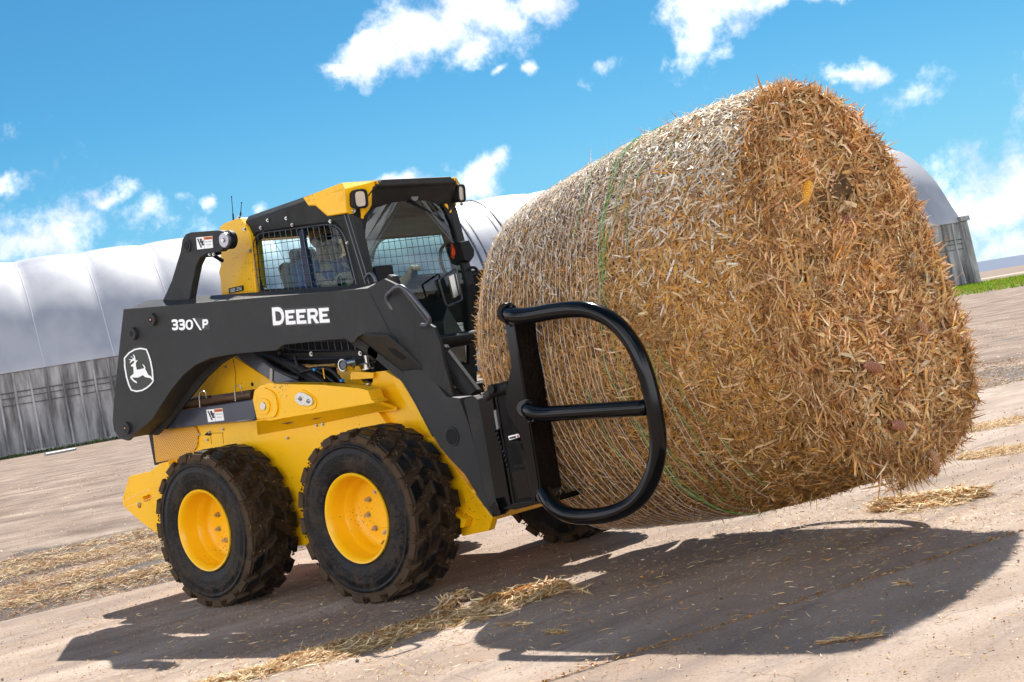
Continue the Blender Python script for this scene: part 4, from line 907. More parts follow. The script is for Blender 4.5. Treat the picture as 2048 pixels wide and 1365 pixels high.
# yellow corner trims + work lights
for s in (-1, 1):
    q = lambda x, y, v: (lambda p: V3(p[0], s*-p[1] if False else p[1]*(-s)*-1 if s < 0 else -p[1], p[2]))(PY(x, y, v))
    def T(x, y, v): p = PY(x, y, v); return V3(p[0], p[1] if s < 0 else -p[1], p[2])
    side = [T(606, 395, -.445), T(682, 366, -.43), T(690, 378, -.46), T(694, 426, -.445), T(655, 432, -.45), T(631, 411, -.45), T(617, 411, -.45)]
    front = [T(682, 366, -.43), V3(1.262, s*.325, 2.253), V3(1.268, s*.315, 2.235), V3(1.160, s*.262, 2.15), V3(1.138, s*.268, 2.125), V3(1.140, s*.358, 2.058), T(694, 426, -.445), T(690, 378, -.47)]
    m = MB(); off = V3(-.012, -s*.012, -.004)
    for P in (side, front):
        n = len(P); m.add(list(P)+[p+off for p in P], [tuple(range(n)), tuple(range(2*n-1, n-1, -1))]+[(i, i+n, (i+1) % n+n, (i+1) % n) for i in range(n)])
    tr = m.build('roof_corner_trim', YEL, LD, bevel=.004)
    # lamp housing facing forward and slightly outward
    c = V3(1.152, s*.398, 2.168); d = V3(1, s*.25, -.12); d /= np.linalg.norm(d); u = np.cross(d, V3(0, 0, 1)); u /= np.linalg.norm(u); w = np.cross(u, d)
    def rr_loop(a, b, z): return rounded([c+u*i*a+w*j*b+d*z for i, j in ((-1, -1), (1, -1), (1, 1), (-1, 1))], .030, 5)
    lp = [rr_loop(.038, .046, -.03), rr_loop(.046, .054, .03), rr_loop(.046, .054, .055), rr_loop(.036, .044, .057), rr_loop(.034, .042, .045)]
    n = len(lp[0]); m = MB(); m.add([p for l in lp for p in l], [(j*n+i, j*n+(i+1) % n, (j+1)*n+(i+1) % n, (j+1)*n+i) for j in range(4) for i in range(n)]+[tuple(range(n))])
    hd = m.build('headlight', BLK, LD, smooth=False)
    l2 = rr_loop(.034, .042, .046); m = MB(); m.add(l2, [tuple(range(n))]); 
    for j in range(-5, 6): m.box(c+d*.048+w*j*.0075, (.0008, .030, .0022), np.stack([d, u, w], 1))
    for j in range(-3, 4): m.box(c+d*.048+u*j*.0085, (.0006, .0008, .038), np.stack([d, u, w], 1))
    m.build('lens', mat('lamp_glass', (.75, .68, .62), .12, metal=.55), hd)
    bolts([T(704, 423, -.44)+V3(.01, 0, 0)], (1, 0, 0), .010)
# interior: headliner, console display, seat, rear wall, floor
m = MB(); m.box((.62, 0, 2.13), (.46, .36, .02)); m.box((1.04, 0, 2.03), (.03, .37, .085)); m.build('headliner', HEADL, LD, bevel=.01)
def IX(x, y): return PX(x, y, 1.078)
m = MB(); m.prism([IX(*p) for p in ((756, 423), (798, 411), (803, 427), (762, 440))], (.006, 0, 0)); m.build('overhead_display', DDK, LD)
m = MB()
for (x, y, w, h) in ((760, 424.5, 3, 1.5), (767, 423.5, 4, 2.5), (774, 425, 10, 2.5), (786, 423, 2, 2), (788, 416.5, 5, 1.2), (765, 436, 3, 1.5), (770, 434.3, 24, 1)):
    m.prism([IX(x, y), IX(x+w, y-w*.28), IX(x+w, y-w*.28+h), IX(x, y+h)], (.009, 0, 0))
m.build('display_lettering', WHT, LD)
m = MB(); m.box((.55, 0, 1.12), (.58, .37, .03)); m.box((.14, 0, 1.42), (.02, .37, .32)); m.box((1.02, 0, 1.15), (.04, .36, .09)); m.build('cab_floor', BLK, LD)
m = MB(); m.box((.48, 0, 1.45), (.24, .24, .07)); m.build('seat', SEATM, LD, bevel=.05, seg=4)
m = MB(); Rt = np.array([[math.cos(.2), 0, -math.sin(.2)], [0, 1, 0], [math.sin(.2), 0, math.cos(.2)]]); m.box((.21, 0, 1.72), (.05, .19, .24), Rt); m.box((.17, 0, 1.99), (.035, .10, .045), Rt); m.build('seat_back', SEATM, LD, bevel=.04, seg=4)
for y in (-.30, .30):
    m = MB(); m.box((.55, y, 1.60), (.22, .045, .03)); m.cyl((.78, y, 1.62), (.80, y, 1.74), .014, 12); m.cyl((.80, y, 1.73), (.815, y, 1.80), .024, 12, .020); m.build('joystick_console', BLK, LD, bevel=.008)
# right-hand cab hardware seen through and beside the glass
m = MB(); m.tube([PX(x, y, 1.12) for x, y in ((900, 487), (886, 492), (880, 503), (882, 525), (887, 540), (893, 549))], .010, 8, smooth_steps=2); m.build('door_grab_bar', BLK, LD, smooth=True)
m = MB(); P = [PX(x, y, 1.13) for x, y in ((901, 488), (904, 490), (909, 505), (906, 519), (901, 516), (902, 503))]; m.prism(P, (.01, 0, 0)); m.build('warning_flag', mat('orange_red_plastic', (.75, .07, .015), .5), LD)
m = MB(); m.prism([PX(x, y, 1.20) for x, y in ((920, 484), (938, 481), (949, 500), (949, 512), (941, 524), (930, 521), (925, 502))], (-.06, 0, 0)); m.build('door_hinge', BLK, LD, bevel=.004)
m = MB(); m.tube([PX(x, y, 1.20) for x, y in ((937, 540), (944, 534), (952, 537), (955, 545), (950, 552))], .010, 8, smooth_steps=2); m.build('grab_handle', BLK, LD, smooth=True)
m = MB(); lp = rounded([PX(x, y, 1.22) for x, y in ((877, 560), (912, 537), (925, 600), (893, 613))], .02); m.tube(lp, .006, 8, closed=True)
m.build('mirror_frame', DSTEEL, LD)
m = MB(); m.prism([PX(x, y, 1.21) for x, y in ((897, 553), (913, 545), (924, 588), (908, 597))], (-.015, 0, 0)); m.build('mirror', mat('mirror_glass', (.5, .48, .42), .15, metal=.8), LD, bevel=.003)
# front left instrument pod and lever near the pillar
m = MB(); m.box(PX(762, 551, 1.12), (.04, .07, .05)); m.build('instrument_pod', BLK, LD, bevel=.012, seg=3)
m = MB(); m.tube([PY(x, y, -.46) for x, y in ((730, 558), (738, 546), (746, 549), (752, 566))], .010, 8, smooth_steps=2); m.build('grab_handle', DSTEEL, LD, smooth=True)
m = MB(); m.cyl(PY(783, 562, -.70), PY(783, 562, -.66), .022, 16); m.prism([PY(x, y, -.69) for x, y in ((768, 562), (776, 550), (788, 552), (794, 566), (792, 580))], (0, .03, 0)); m.build('arm_stop', GRYM, LD, bevel=.003)
# cross tube between the arms, tilt cylinders, step
m = MB(); m.cyl((1.40, -.70, 1.30), (1.40, .70, 1.30), .040, 20); m.build('cross_tube', GRYM, LD, smooth=True)
a, b = PY(885, 705, -.62), PY(950, 790, -.62); m = MB(); m.cyl(a, b, .042, 24); m.cyl(a-(b-a)*.04, a+(b-a)*.03, .047, 24); m.build('tilt_cylinder', GRY, LD)
m = MB(); m.mirror(); m.cyl(V3(a[0], -a[1], a[2]), V3(b[0], -b[1], b[2]), .042, 24); m.build('tilt_cylinder', GRY, LD)
m = MB(); m.prism([PY(x, y, -.66) for x, y in ((905, 757), (915, 765), (958, 808), (955, 813), (940, 800), (908, 772))], (0, .09, 0)); m.build('cylinder_guard', GRY, LD, bevel=.003)
m = MB(); m.box((1.55, .05, .62), (.14, .30, .02)); m.box((1.10, 0, .85), (.03, .38, .17)); m.build('foot_step', BLK, LD)
# ------------------------------------------------------------------ lettering and emblems (thin film on the arm)
def Zm(ox, oy, s): return lambda x, y: (ox+x/s, oy+y/s)
def film(name, polys, y, m, parent, zf, th=.0012):
    b = MB()
    for p in polys: b.prism([PY(*zf(*q), y) for q in p], (0, th, 0))
    return b.build(name, m, parent)
def ribbon(path, w, closed=False):
    """list of quads following a 2-D stroke"""
    P = [np.array(p, float) for p in path]; n = len(P); out = []; offs = []
    for i in range(n):
        a = P[i-1] if (i or closed) else P[i]; b = P[(i+1) % n] if (i < n-1 or closed) else P[i]
        t = b-a; t /= np.linalg.norm(t); nn = np.array([-t[1], t[0]])*w/2; offs.append((P[i]+nn, P[i]-nn))
    for i in range(n if closed else n-1):
        j = (i+1) % n; out.append([offs[i][0], offs[j][0], offs[j][1], offs[i][1]])
    return out
def sm(path, closed=False, k=2):
    P = [np.array(p, float) for p in path]
    for _ in range(k):
        Q = []; m = len(P)
        for i in range(m if closed else m-1): a, b = P[i], P[(i+1) % m]; Q += [a*.75+b*.25, a*.25+b*.75]
        P = Q if closed else [P[0]]+Q+[P[-1]]
    return P
YD = YA-.0015
z = Zm(520, 590, 12.8)
film('name_lettering_outline', [[(270, 290), (460, 266), (520, 278), (605, 350), (1380, 300), (1440, 315), (1474, 340), (1474, 298), (1778, 278), (1795, 465), (1755, 480), (1762, 575), (1802, 572), (1815, 755), (1415, 777), (1345, 735), (1342, 780), (645, 815), (635, 700), (590, 780), (520, 822), (315, 830)]], YD, DDK, arm, z)
E_ = lambda o: [o[0], o[1], o[2], o[3], o[4], o[5], o[6], o[7], o[8], o[9], o[10], o[11]]
white = [[(640, 400), (880, 382), (882, 465), (722, 480), (728, 540), (845, 530), (852, 605), (733, 615), (738, 675), (905, 662), (912, 752), (668, 768)],
         [(915, 378), (1165, 362), (1168, 450), (998, 465), (1003, 525), (1128, 515), (1132, 590), (1010, 600), (1015, 660), (1182, 650), (1192, 738), (945, 752)],
         [(1498, 345), (1755, 330), (1758, 415), (1588, 430), (1595, 492), (1715, 485), (1728, 555), (1600, 565), (1605, 630), (1775, 618), (1785, 708), (1530, 722)],
         [(1200, 362), (1380, 350), (1430, 365), (1465, 405), (1480, 460), (1472, 530), (1430, 590), (1515, 725), (1425, 732), (1345, 605), (1298, 607), (1308, 735), (1230, 742)],
         [(300, 330), (460, 315), (520, 335), (570, 385), (605, 465), (620, 570), (605, 660), (570, 730), (510, 770), (455, 778), (335, 785)]]
film('name_lettering', white, YD-.0016, WHT, arm, z)
film('lettering_counter', [[(1282, 450), (1375, 440), (1400, 455), (1408, 480), (1395, 512), (1370, 518), (1290, 522)]], YD-.0032, DDK, arm, z)
film('lettering_counter', [[(385, 425), (450, 422), (500, 445), (535, 510), (546, 590), (530, 645), (490, 670), (405, 675)]], YD-.0032, DDK, arm, z)
z = Zm(330, 620, 20.48)
n3 = sm([(285, 470), (335, 440), (420, 432), (488, 480), (488, 550), (440, 605), (345, 610)]); n3b = sm([(345, 612), (450, 612), (500, 660), (505, 745), (450, 800), (350, 800), (295, 755)])
o3 = lambda P, dx: [(p[0]+dx, p[1]-6*dx/280) for p in P]
zero = sm([(995, 432), (1085, 470), (1115, 600), (1095, 740), (1000, 795), (905, 745), (870, 610), (895, 480)], True)
str_ = [(n3, 0), (n3b, 0), (o3(n3, 282), 0), (o3(n3b, 282), 0), (zero, 1)]
film('model_number_outline', sum([ribbon(p, 114, bool(c)) for p, c in str_], []), YD, DDK, arm, z, .0008)
THREE = [(270, 440), (320, 397), (430, 387), (500, 420), (530, 500), (515, 580), (542, 660), (540, 760), (490, 828), (400, 848), (320, 830), (285, 780), (290, 720), (340, 738), (430, 738), (465, 700), (450, 665), (330, 655), (325, 578), (430, 568), (450, 530), (430, 502), (340, 502), (275, 520)]
film('model_number', [THREE, o3(THREE, 282)]+ribbon(zero, 78, True), YD-.0012, WHT, arm, z, .0008)
film('model_panel', [[(1200, 345), (1800, 332), (1842, 805), (1500, 820)]], YD, DDK, arm, z)
film('model_slash', [[(1125, 352), (1200, 345), (1505, 835), (1425, 832)]], YD-.0014, WHT, arm, z)
film('model_letter', [[(1530, 402), (1690, 385), (1745, 415), (1768, 500), (1745, 590), (1690, 630), (1600, 640), (1600, 757), (1535, 760)]], YD-.0014, WHT, arm, z)
film('lettering_counter', [[(1605, 495), (1680, 488), (1695, 515), (1680, 543), (1608, 550)]], YD-.0028, DDK, arm, z)
z = Zm(235, 680, 11.375)
film('emblem_shield', [sm([(140, 400), (250, 255), (400, 165), (540, 147), (668, 172), (760, 420), (815, 680), (832, 962), (700, 1110), (560, 1190), (420, 1212), (290, 1170), (205, 930), (140, 640)], True, 1)], YD, mat('emblem_dark_green', (.014, .018, .006), .4), arm, z)
film('emblem_border', ribbon(sm([(157, 420), (260, 300)], 0, 0)+[(390, 222), (520, 198), (655, 220), (705, 340), (745, 470), (790, 690), (808, 945), (740, 1030), (660, 1095), (560, 1150), (430, 1172), (312, 1142), (255, 1020), (205, 850), (165, 620)], 32, True), YD-.0014, WHT, arm, z, .0008)
film('emblem_deer', [[(345, 330), (385, 350), (405, 420), (412, 480), (455, 455), (440, 500), (415, 525), (420, 600), (440, 685), (500, 672), (570, 655), (605, 650), (600, 620), (560, 550), (600, 575), (635, 630), (630, 665), (660, 720), (695, 795), (760, 830), (805, 900), (800, 935), (745, 872), (680, 860), (630, 850), (575, 805), (520, 835), (460, 862), (330, 858), (380, 920), (430, 945), (445, 990), (400, 975), (330, 920), (285, 860), (300, 825), (365, 775), (365, 690), (358, 612), (310, 605), (305, 580), (350, 545), (385, 500), (378, 475), (330, 490), (278, 535), (285, 500), (310, 465), (262, 450), (268, 440), (320, 450), (350, 435), (330, 400), (295, 380), (320, 380), (360, 420), (376, 425), (370, 385)]], YD-.0026, WHT, arm, z, .0008)
# small warning labels: white panel, orange header with WARNING, pictogram
def text_polys(txt, corners, y, m, parent, name):
    cu = bpy.data.curves.new(name, 'FONT'); cu.body = txt; cu.resolution_u = 1
    to = bpy.data.objects.new(name, cu); COL.objects.link(to); bpy.context.view_layer.update()
    me = bpy.data.meshes.new_from_object(to.evaluated_get(bpy.context.evaluated_depsgraph_get())); bpy.data.objects.remove(to)
    co = np.array([v.co[:] for v in me.vertices]); mn, mx = co.min(0), co.max(0)
    A, B, C_ = [PY(*c, y) for c in corners]   # bottom-left, bottom-right, top-left
    for v in me.vertices:
        s = (v.co[0]-mn[0])/(mx[0]-mn[0]); t = (v.co[1]-mn[1])/(mx[1]-mn[1]); v.co = Vector(A+(B-A)*s+(C_-A)*t)
    return put(name, me, m, parent)
def warn(zf, y, parent, bl, br, tr, tl):
    L = lambda s, t: tuple(np.array(tl)*(1-s)*(1-t)+np.array(tr)*s*(1-t)+np.array(bl)*(1-s)*t+np.array(br)*s*t)
    pl_ = film('warning_label', [[L(0, 0), L(1, 0), L(1, 1), L(0, 1)]], y, WHT, parent, zf)
    film('label_header', [[L(.47, .03), L(.98, .03), L(.98, .27), L(.47, .27)]], y-.0014, ORG, pl_, zf, .0008)
    film('label_pictogram', [[L(.05, .12), L(.12, .08), L(.30, .85), L(.24, .92)], [L(.20, .15), L(.33, .12), L(.36, .5), L(.24, .5)], [L(.30, .52), L(.38, .30), L(.45, .32), L(.40, .55), L(.46, .62), L(.43, .72), L(.30, .72)]], y-.0014, DDK, pl_, zf, .0008)
    film('label_rule', [[L(.465, .0), L(.47, .0), L(.47, 1), L(.465, 1)]], y-.0014, DDK, pl_, zf, .0008)
    for (t, a, b, c, d) in (('WARNING', .53, .95, .24, .08), ('Pinch Area', .55, .93, .50, .38), ('Stay Away', .58, .90, .76, .64)):
        text_polys(t, [zf(*L(a, c)), zf(*L(b, c)), zf(*L(a, d))], y-.0028, DDK, pl_, 'label_text')
warn(Zm(220, 340, 4.55), -.7365, LD, (793, 726), (937, 710), (930, 602), (783, 617))
warn(Zm(210, 600, 4.55), -.6615, LD, (938, 1114), (1084, 1098), (1068, 986), (922, 1002))
# ------------------------------------------------------------------ bale squeeze attachment
GR = empty('bale_squeeze', (2.45, 0, .35), 'glossy black bale squeeze with D-shaped tubular arms gripping the round bale', 'loader attachment')
def both(f, name, m, parent=GR, **k):
    b = f(); b.build(name, m, parent, **k); b.mirror().build(name, m, parent, **k)
YG = -1.0
def fplate():
    b = MB()
    b.prism([PY(*p, -.82) for p in ((927, 800), (946, 792), (956, 800), (1000, 1020), (990, 1032), (975, 1012))], (0, .05, 0)); return b
both(fplate, 'coupler_plate', GRYM, bevel=.004)
def chan():
    b = MB(); b.prism([PY(*p, -.90) for p in ((956, 798), (984, 792), (1019, 1000), (1022, 1015), (1004, 1031), (995, 1022))], (0, .025, 0))
    b.prism([PY(*p, -.89) for p in ((984, 792), (992, 790), (1030, 1012), (1019, 1010))], (0, .10, 0)); return b
both(chan, 'coupler_channel', GLOSS, bevel=.004)
def endplate():
    b = MB(); b.prism([PY(*p, -.885) for p in ((984, 788), (1000, 783), (1018, 790), (1030, 850), (1076, 1000), (1068, 1010), (1024, 1012), (1015, 985))], (0, .02, 0)); return b
both(endplate, 'slide_end_plate', mat('deep_black', (.003, .003, .003), .5, spec=.15), bevel=.003)
def rib():
    b = MB(); b.prism([PY(*p, -.935) for p in ((1040, 905), (1046, 900), (1070, 996), (1064, 1000))], (0, .05, 0)); b.prism([PY(*p, -.93) for p in ((1023, 945), (1048, 938), (1062, 995), (1035, 1000))], (0, .006, 0)); return b
both(rib, 'frame_rib', GLOSS, bevel=.002)
def lip():
    b = MB(); b.prism([PY(*p, -.935) for p in ((1004, 1018), (1024, 1008), (1084, 998), (1086, 1006), (1030, 1020))], (0, .09, 0)); b.prism([PY(*p, -.935) for p in ((976, 1016), (990, 998), (996, 1012), (1000, 1030), (992, 1034))], (0, .05, 0)); return b
both(lip, 'frame_lip', GLOSS, bevel=.003)
def flange():
    b = MB(); b.prism([PY(*p, -.94) for p in ((987, 822), (991, 820), (997, 858), (993, 860))], (0, .01, 0)); return b
both(flange, 'frame_tab', mat('worn_grey_edge', (.18, .18, .18), .4), bevel=.001)
m = MB(); a = PY(985, 792, -.90)+V3(-.10, 0, 0); c = PY(1030, 1010, -.90)+V3(-.10, 0, 0)
P = [V3(a[0]+.02, -.76, a[2]), V3(c[0]+.02, -.76, c[2]), V3(c[0]+.02, .76, c[2]), V3(a[0]+.02, .76, a[2])]
m.prism(P, (.02, 0, 0)); m.build('back_plate', GLOSS, GR, bevel=.004)
m = MB(); m.prism([V3(c[0]-.05, -.80, c[2]-.02), V3(c[0]+.30, -.80, c[2]-.01), V3(c[0]+.30, .80, c[2]-.01), V3(c[0]-.05, .80, c[2]-.02)], (0, 0, .025)); m.prism([V3(a[0]-.02, -.80, a[2]), V3(a[0]+.22, -.80, a[2]), V3(a[0]+.22, .80, a[2]), V3(a[0]-.02, .80, a[2])], (0, 0, .02)); m.build('guide_frame', GLOSS, GR, bevel=.003)
m = MB()
for z in (.52, .92): m.prism([V3(c[0]+.06, -.86, z), V3(c[0]+.16, -.86, z), V3(c[0]+.16, .86, z), V3(c[0]+.06, .86, z)], (0, 0, .09))
m.build('slide_rail', GLOSS, GR, bevel=.006)
m = MB(); m.tube([PY(x, y, -.90) for x, y in ((972, 795), (985, 782), (1000, 776), (1020, 774), (1028, 776))], .022, 12, smooth_steps=1)
for i in range(14):
    t = i/13; p = PY(984, 783, -.90)*(1-t)+PY(1020, 773, -.90)*t; d = PY(1020, 773, -.90)-PY(984, 783, -.90); d /= np.linalg.norm(d); m.cyl(p-d*.0025, p+d*.0025, .029, 12)
m.build('sheathed_hose', HOSE, GR)
disc(981, 779, .022, -.95, -.88, BLK, 'hose_fitting', 18, GR)
m = MB(); m.prism([PY(x, y, -.960) for x, y in ((1016, 873), (1036, 868), (1040, 874), (1019, 881))], (0, .002, 0)); m.build('maker_sticker', WHT, GR)
m = MB(); m.prism([PY(x, y, -.9615) for x, y in ((1018, 875.5), (1031, 872), (1032, 876), (1020, 879))], (0, .001, 0)); m.build('sticker_panel', DDK, GR); m = MB(); m.prism([PY(x, y, -.9615) for x, y in ((1033, 871.5), (1036, 870.5), (1038, 874), (1034, 875))], (0, .001, 0)); m.build('sticker_panel', mat('red_decal', (.6, .02, .01), .5), GR)
m = MB(); m.prism([PY(x, y, -.955) for x, y in ((1016, 882), (1044, 882), (1044, 888), (1018, 888))], (0, .12, 0)); m.prism([PY(x, y, -.955) for x, y in ((1030, 930), (1056, 925), (1056, 932), (1026, 936))], (0, .12, 0)); m.build('gusset', GLOSS, GR, bevel=.002)
# upright post (box) and its ear plate
def post():
    b = MB(); q = [PY(x, y, YG) for x, y in ((1005, 622), (1024, 628), (1083, 985), (1064, 1005))]
    b.prism(q, (0, .15, 0)); return b
both(post, 'arm_post', GLOSS, bevel=.004)
def ear():
    b = MB(); b.prism(rounded([PY(x, y, YG-.004) for x, y in ((1022, 735), (1012, 785), (1012, 820), (1036, 862), (1046, 895), (1072, 1003), (1062, 1010), (1078, 980), (1034, 700))], .03), (0, .014, 0)); return b
both(ear, 'ear_plate', GLOSS, bevel=.003)
R45 = .0375
def dtube():
    b = MB(); P = [(1013, 626, YG-.01), (1030, 632, YG-.05), (1060, 632, -1.06), (1100, 624, -1.06), (1150, 618, -1.06), (1185, 621, -1.055), (1228, 641, -1.05), (1262, 680, -1.045), (1285, 725, -1.045), (1300, 775, -1.04), (1310, 825, -1.04), (1318, 880, -1.04), (1312, 935, -1.04), (1291, 985, -1.04), (1255, 1017, -1.045), (1205, 1033, -1.05), (1150, 1034, -1.055), (1120, 1024, -1.06), (1100, 1005, -1.045), (1088, 985, YG)]
    b.tube([PY(x, y, yy) for x, y, yy in P], R45, 20, smooth_steps=3); return b
both(dtube, 'd_tube', GLOSS, smooth=True)
def mid():
    b = MB(); b.tube([PY(1050, 815, YG+.02), PY(1060, 822, YG-.03), PY(1085, 829, -1.05), PY(1130, 826, -1.06), PY(1296, 815, -1.04)], .036, 20, smooth_steps=2); return b
both(mid, 'middle_tube', GLOSS, smooth=True)
for (x, y, dy, r) in ((1013, 626, .035, .046), (1052, 817, .025, .046), (1090, 992, .02, .042)):
    def collar():
        b = MB(); b.cyl(PY(x, y, YG+.05), PY(x, y, YG-dy), r, 24); return b
    both(collar, 'tube_collar', GLOSS, bevel=.004)
def weldring(x, y, yy, r):
    b = MB(); c = PY(x, y, yy); b.tube([c+V3(r*math.cos(t)*.85, -.004+.003*math.sin(t*11), r*math.sin(t)) for t in np.linspace(0, 2*math.pi, 60)[:-1]], .0065, 6, closed=True); return b
both(lambda: weldring(1022, 630, YG-.036, .050), 'weld_bead', GLOSS)
both(lambda: weldring(1061, 823, YG-.03, .047), 'weld_bead', GLOSS)
def seam():
    b = MB(); b.tube([PY(990+t*28+1.5*math.sin(t*60), 855+t*85, -.928) for t in np.linspace(0, 1, 60)], .0055, 6); return b
both(seam, 'weld_bead', GLOSS)
# ------------------------------------------------------------------ the bale
C0 = V3(2.29, 0, 1.065); C1 = V3(4.00, 0, 1.29); BLEN = np.linalg.norm(C1-C0); AX = (C1-C0)/BLEN; AU = V3(0, 1, 0); AW = V3(0, 0, 1)
BALE = empty('round_bale', (3.17, 0, .17), 'big round bale of chopped corn stalks held off the ground by the black squeeze arms', 'bale')
X0, X1 = 2.26, 3.94
PEX = 2.06
def vb(s, th):               # radius of the sagging, squeezed bale at 0..1 along the axis, angle th (0 = +y, pi/2 = up)
    s = np.asarray(s, float); th = np.asarray(th, float)
    a = .845+.02*np.sin(math.pi*s)-.11*s**2; b = .885+.06*np.sin(math.pi*s)+.005*s; sn = np.sin(th)
    a = a*(1-(.02+.05*s)*np.clip(sn, 0, 1)+.09*np.clip(-sn, 0, 1))
    r = (np.abs(np.cos(th)/a)**PEX+np.abs(sn/b)**PEX)**(-1/PEX)
    r = r*(1+.010*np.sin(3*th+1.0)+.007*np.sin(5*th+2+3*s)+.006*np.sin(9*th+5*s))
    r = r*(1+.27*np.exp(-((np.mod(th+math.pi, 2*math.pi)-math.pi+.72)/.38)**2)*(1-np.clip(s, 0, 1)**7)*np.clip(s/.25, 0, 1))  # hidden bulge on the far lower side, added to widen the ground shadow
    return r*(1-.05*np.clip(1-s/.05, 0, 1)**2-.07*np.clip((s-.93)/.07, 0, 1)**1.6)
def vpt(s, th, r):
    s = np.asarray(s, float); z = r*np.sin(th)
    return np.stack([X0+(X1-X0)*s-.17*s**2*z-.16*(1-s)*np.minimum(z, 0), r*np.cos(th), 1.075+.215*s+z], -1)
def brad(s, th): return float(vb(s, th))
def bpt(s, th, r): return vpt(np.float64(s), th, r)
AXE = V3(1, 0, .17); AXE /= np.linalg.norm(AXE)
def bale_core():
    ns, nt = 40, 160; vs = []; rs = np.random.default_rng(5)
    for i in range(ns+1):
        s = i/ns
        for k in range(nt):
            th = 2*math.pi*k/nt; vs.append(bpt(s, th, brad(s, th)-.006+rs.normal(0, .004)))
    fs = [(i*nt+k, i*nt+(k+1) % nt, (i+1)*nt+(k+1) % nt, (i+1)*nt+k) for i in range(ns) for k in range(nt)]
    # end faces: rings with lumps
    for s, dirn in ((0, -1), (1, 1)):
        base = 0 if s == 0 else ns*nt; prev = base
        for j in range(1, 16):
            f = 1-j/16; st = len(vs)
            for k in range(nt):
                th = 2*math.pi*k/nt; r = brad(s, th)*f
                bul = .05*(1-f*f)+.02*math.sin(r*16+th)+rs.normal(0, .008); vs.append(bpt(s, th, r)+AX*dirn*bul)
            for k in range(nt): fs.append((prev+k, prev+(k+1) % nt, st+(k+1) % nt, st+k))
            prev = st
        fs.append(tuple(range(prev, prev+nt)))
    me = bpy.data.meshes.new('straw_core'); me.from_pydata(vs, [], fs); me.update()
    bm = bmesh.new(); bm.from_mesh(me); bmesh.ops.recalc_face_normals(bm, faces=bm.faces); bm.to_mesh(me); bm.free()
    m = mat('packed_straw', (.12, .062, .022), .95, var=.45, vscale=18, bump=1, bscale=90)
    return put('straw_core', me, m, BALE, smooth=True)
bale_core()
STRAW = attr_mat('corn_stalk_straw', .62, .22, 260, .10)
PAL = np.array([[.60, .38, .17], [.50, .29, .11], [.66, .47, .26], [.38, .20, .07], [.72, .56, .36], [.55, .28, .06], [.28, .14, .055], [.64, .33, .07], [.75, .62, .42]])
def colours(n, w, jit=.16, tone=(1.0, .96, .84)):
    w = np.array(w, float); w /= w.sum(); c = PAL[RNG.choice(len(PAL), n, p=w)]*RNG.uniform(1-jit, 1+jit, (n, 1)); return np.clip(c*RNG.uniform(.93, 1.07, (n, 3))*np.array(tone), 0, .92)
def side_straw():
    # more of them where the camera side is (th around pi = -y)
    n = 125000; s = RNG.random(n); th = np.where(RNG.random(n) < .8, RNG.uniform(math.pi*.40, math.pi*1.62, n), RNG.uniform(0, 2*math.pi, n))
    rad = AU*np.cos(th)[:, None]+AW*np.sin(th)[:, None]; tan = -AU*np.sin(th)[:, None]+AW*np.cos(th)[:, None]
    big = RNG.random(n) < (.10+.35*np.clip((s-.55)/.45, 0, 1))
    small = np.clip(s*1.5, .55, 1); L = np.where(big, RNG.uniform(.05, .13, n), RNG.uniform(.018, .06, n))*small; W = np.where(big, RNG.uniform(.004, .014, n), RNG.uniform(.002, .005, n))*small
    spread = np.where(s < .45, .55, 1.2); a = RNG.normal(0, 1, n)*spread+.25
    lift = np.abs(RNG.normal(0, .08, n)); T = tan*np.cos(a)[:, None]+AX*np.sin(a)[:, None]+rad*(RNG.normal(0, .16, n)*(.5+s))[:, None]
    P = vpt(s, th, vb(s, th)+RNG.uniform(-.006, .014, n)+.012*np.clip((s-.6)/.4, 0, 1)*RNG.random(n)); Nn = rad+RNG.normal(0, .38, (n, 3))
    vs, q = strips(P, T, Nn, L, W, RNG.normal(-.06, .12, n), 2, .45)
    c = colours(n, [5, 6, 3, 4, 1, 3, 2, 3, .6], .18, (1.04, .98, .84))
    # sunlit top painted in: strands near the top get a pale colour
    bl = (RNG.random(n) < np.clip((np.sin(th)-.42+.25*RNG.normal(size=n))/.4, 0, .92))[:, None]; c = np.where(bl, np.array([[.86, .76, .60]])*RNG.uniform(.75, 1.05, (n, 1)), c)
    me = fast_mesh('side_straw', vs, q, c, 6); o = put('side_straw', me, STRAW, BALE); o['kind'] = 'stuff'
side_straw()
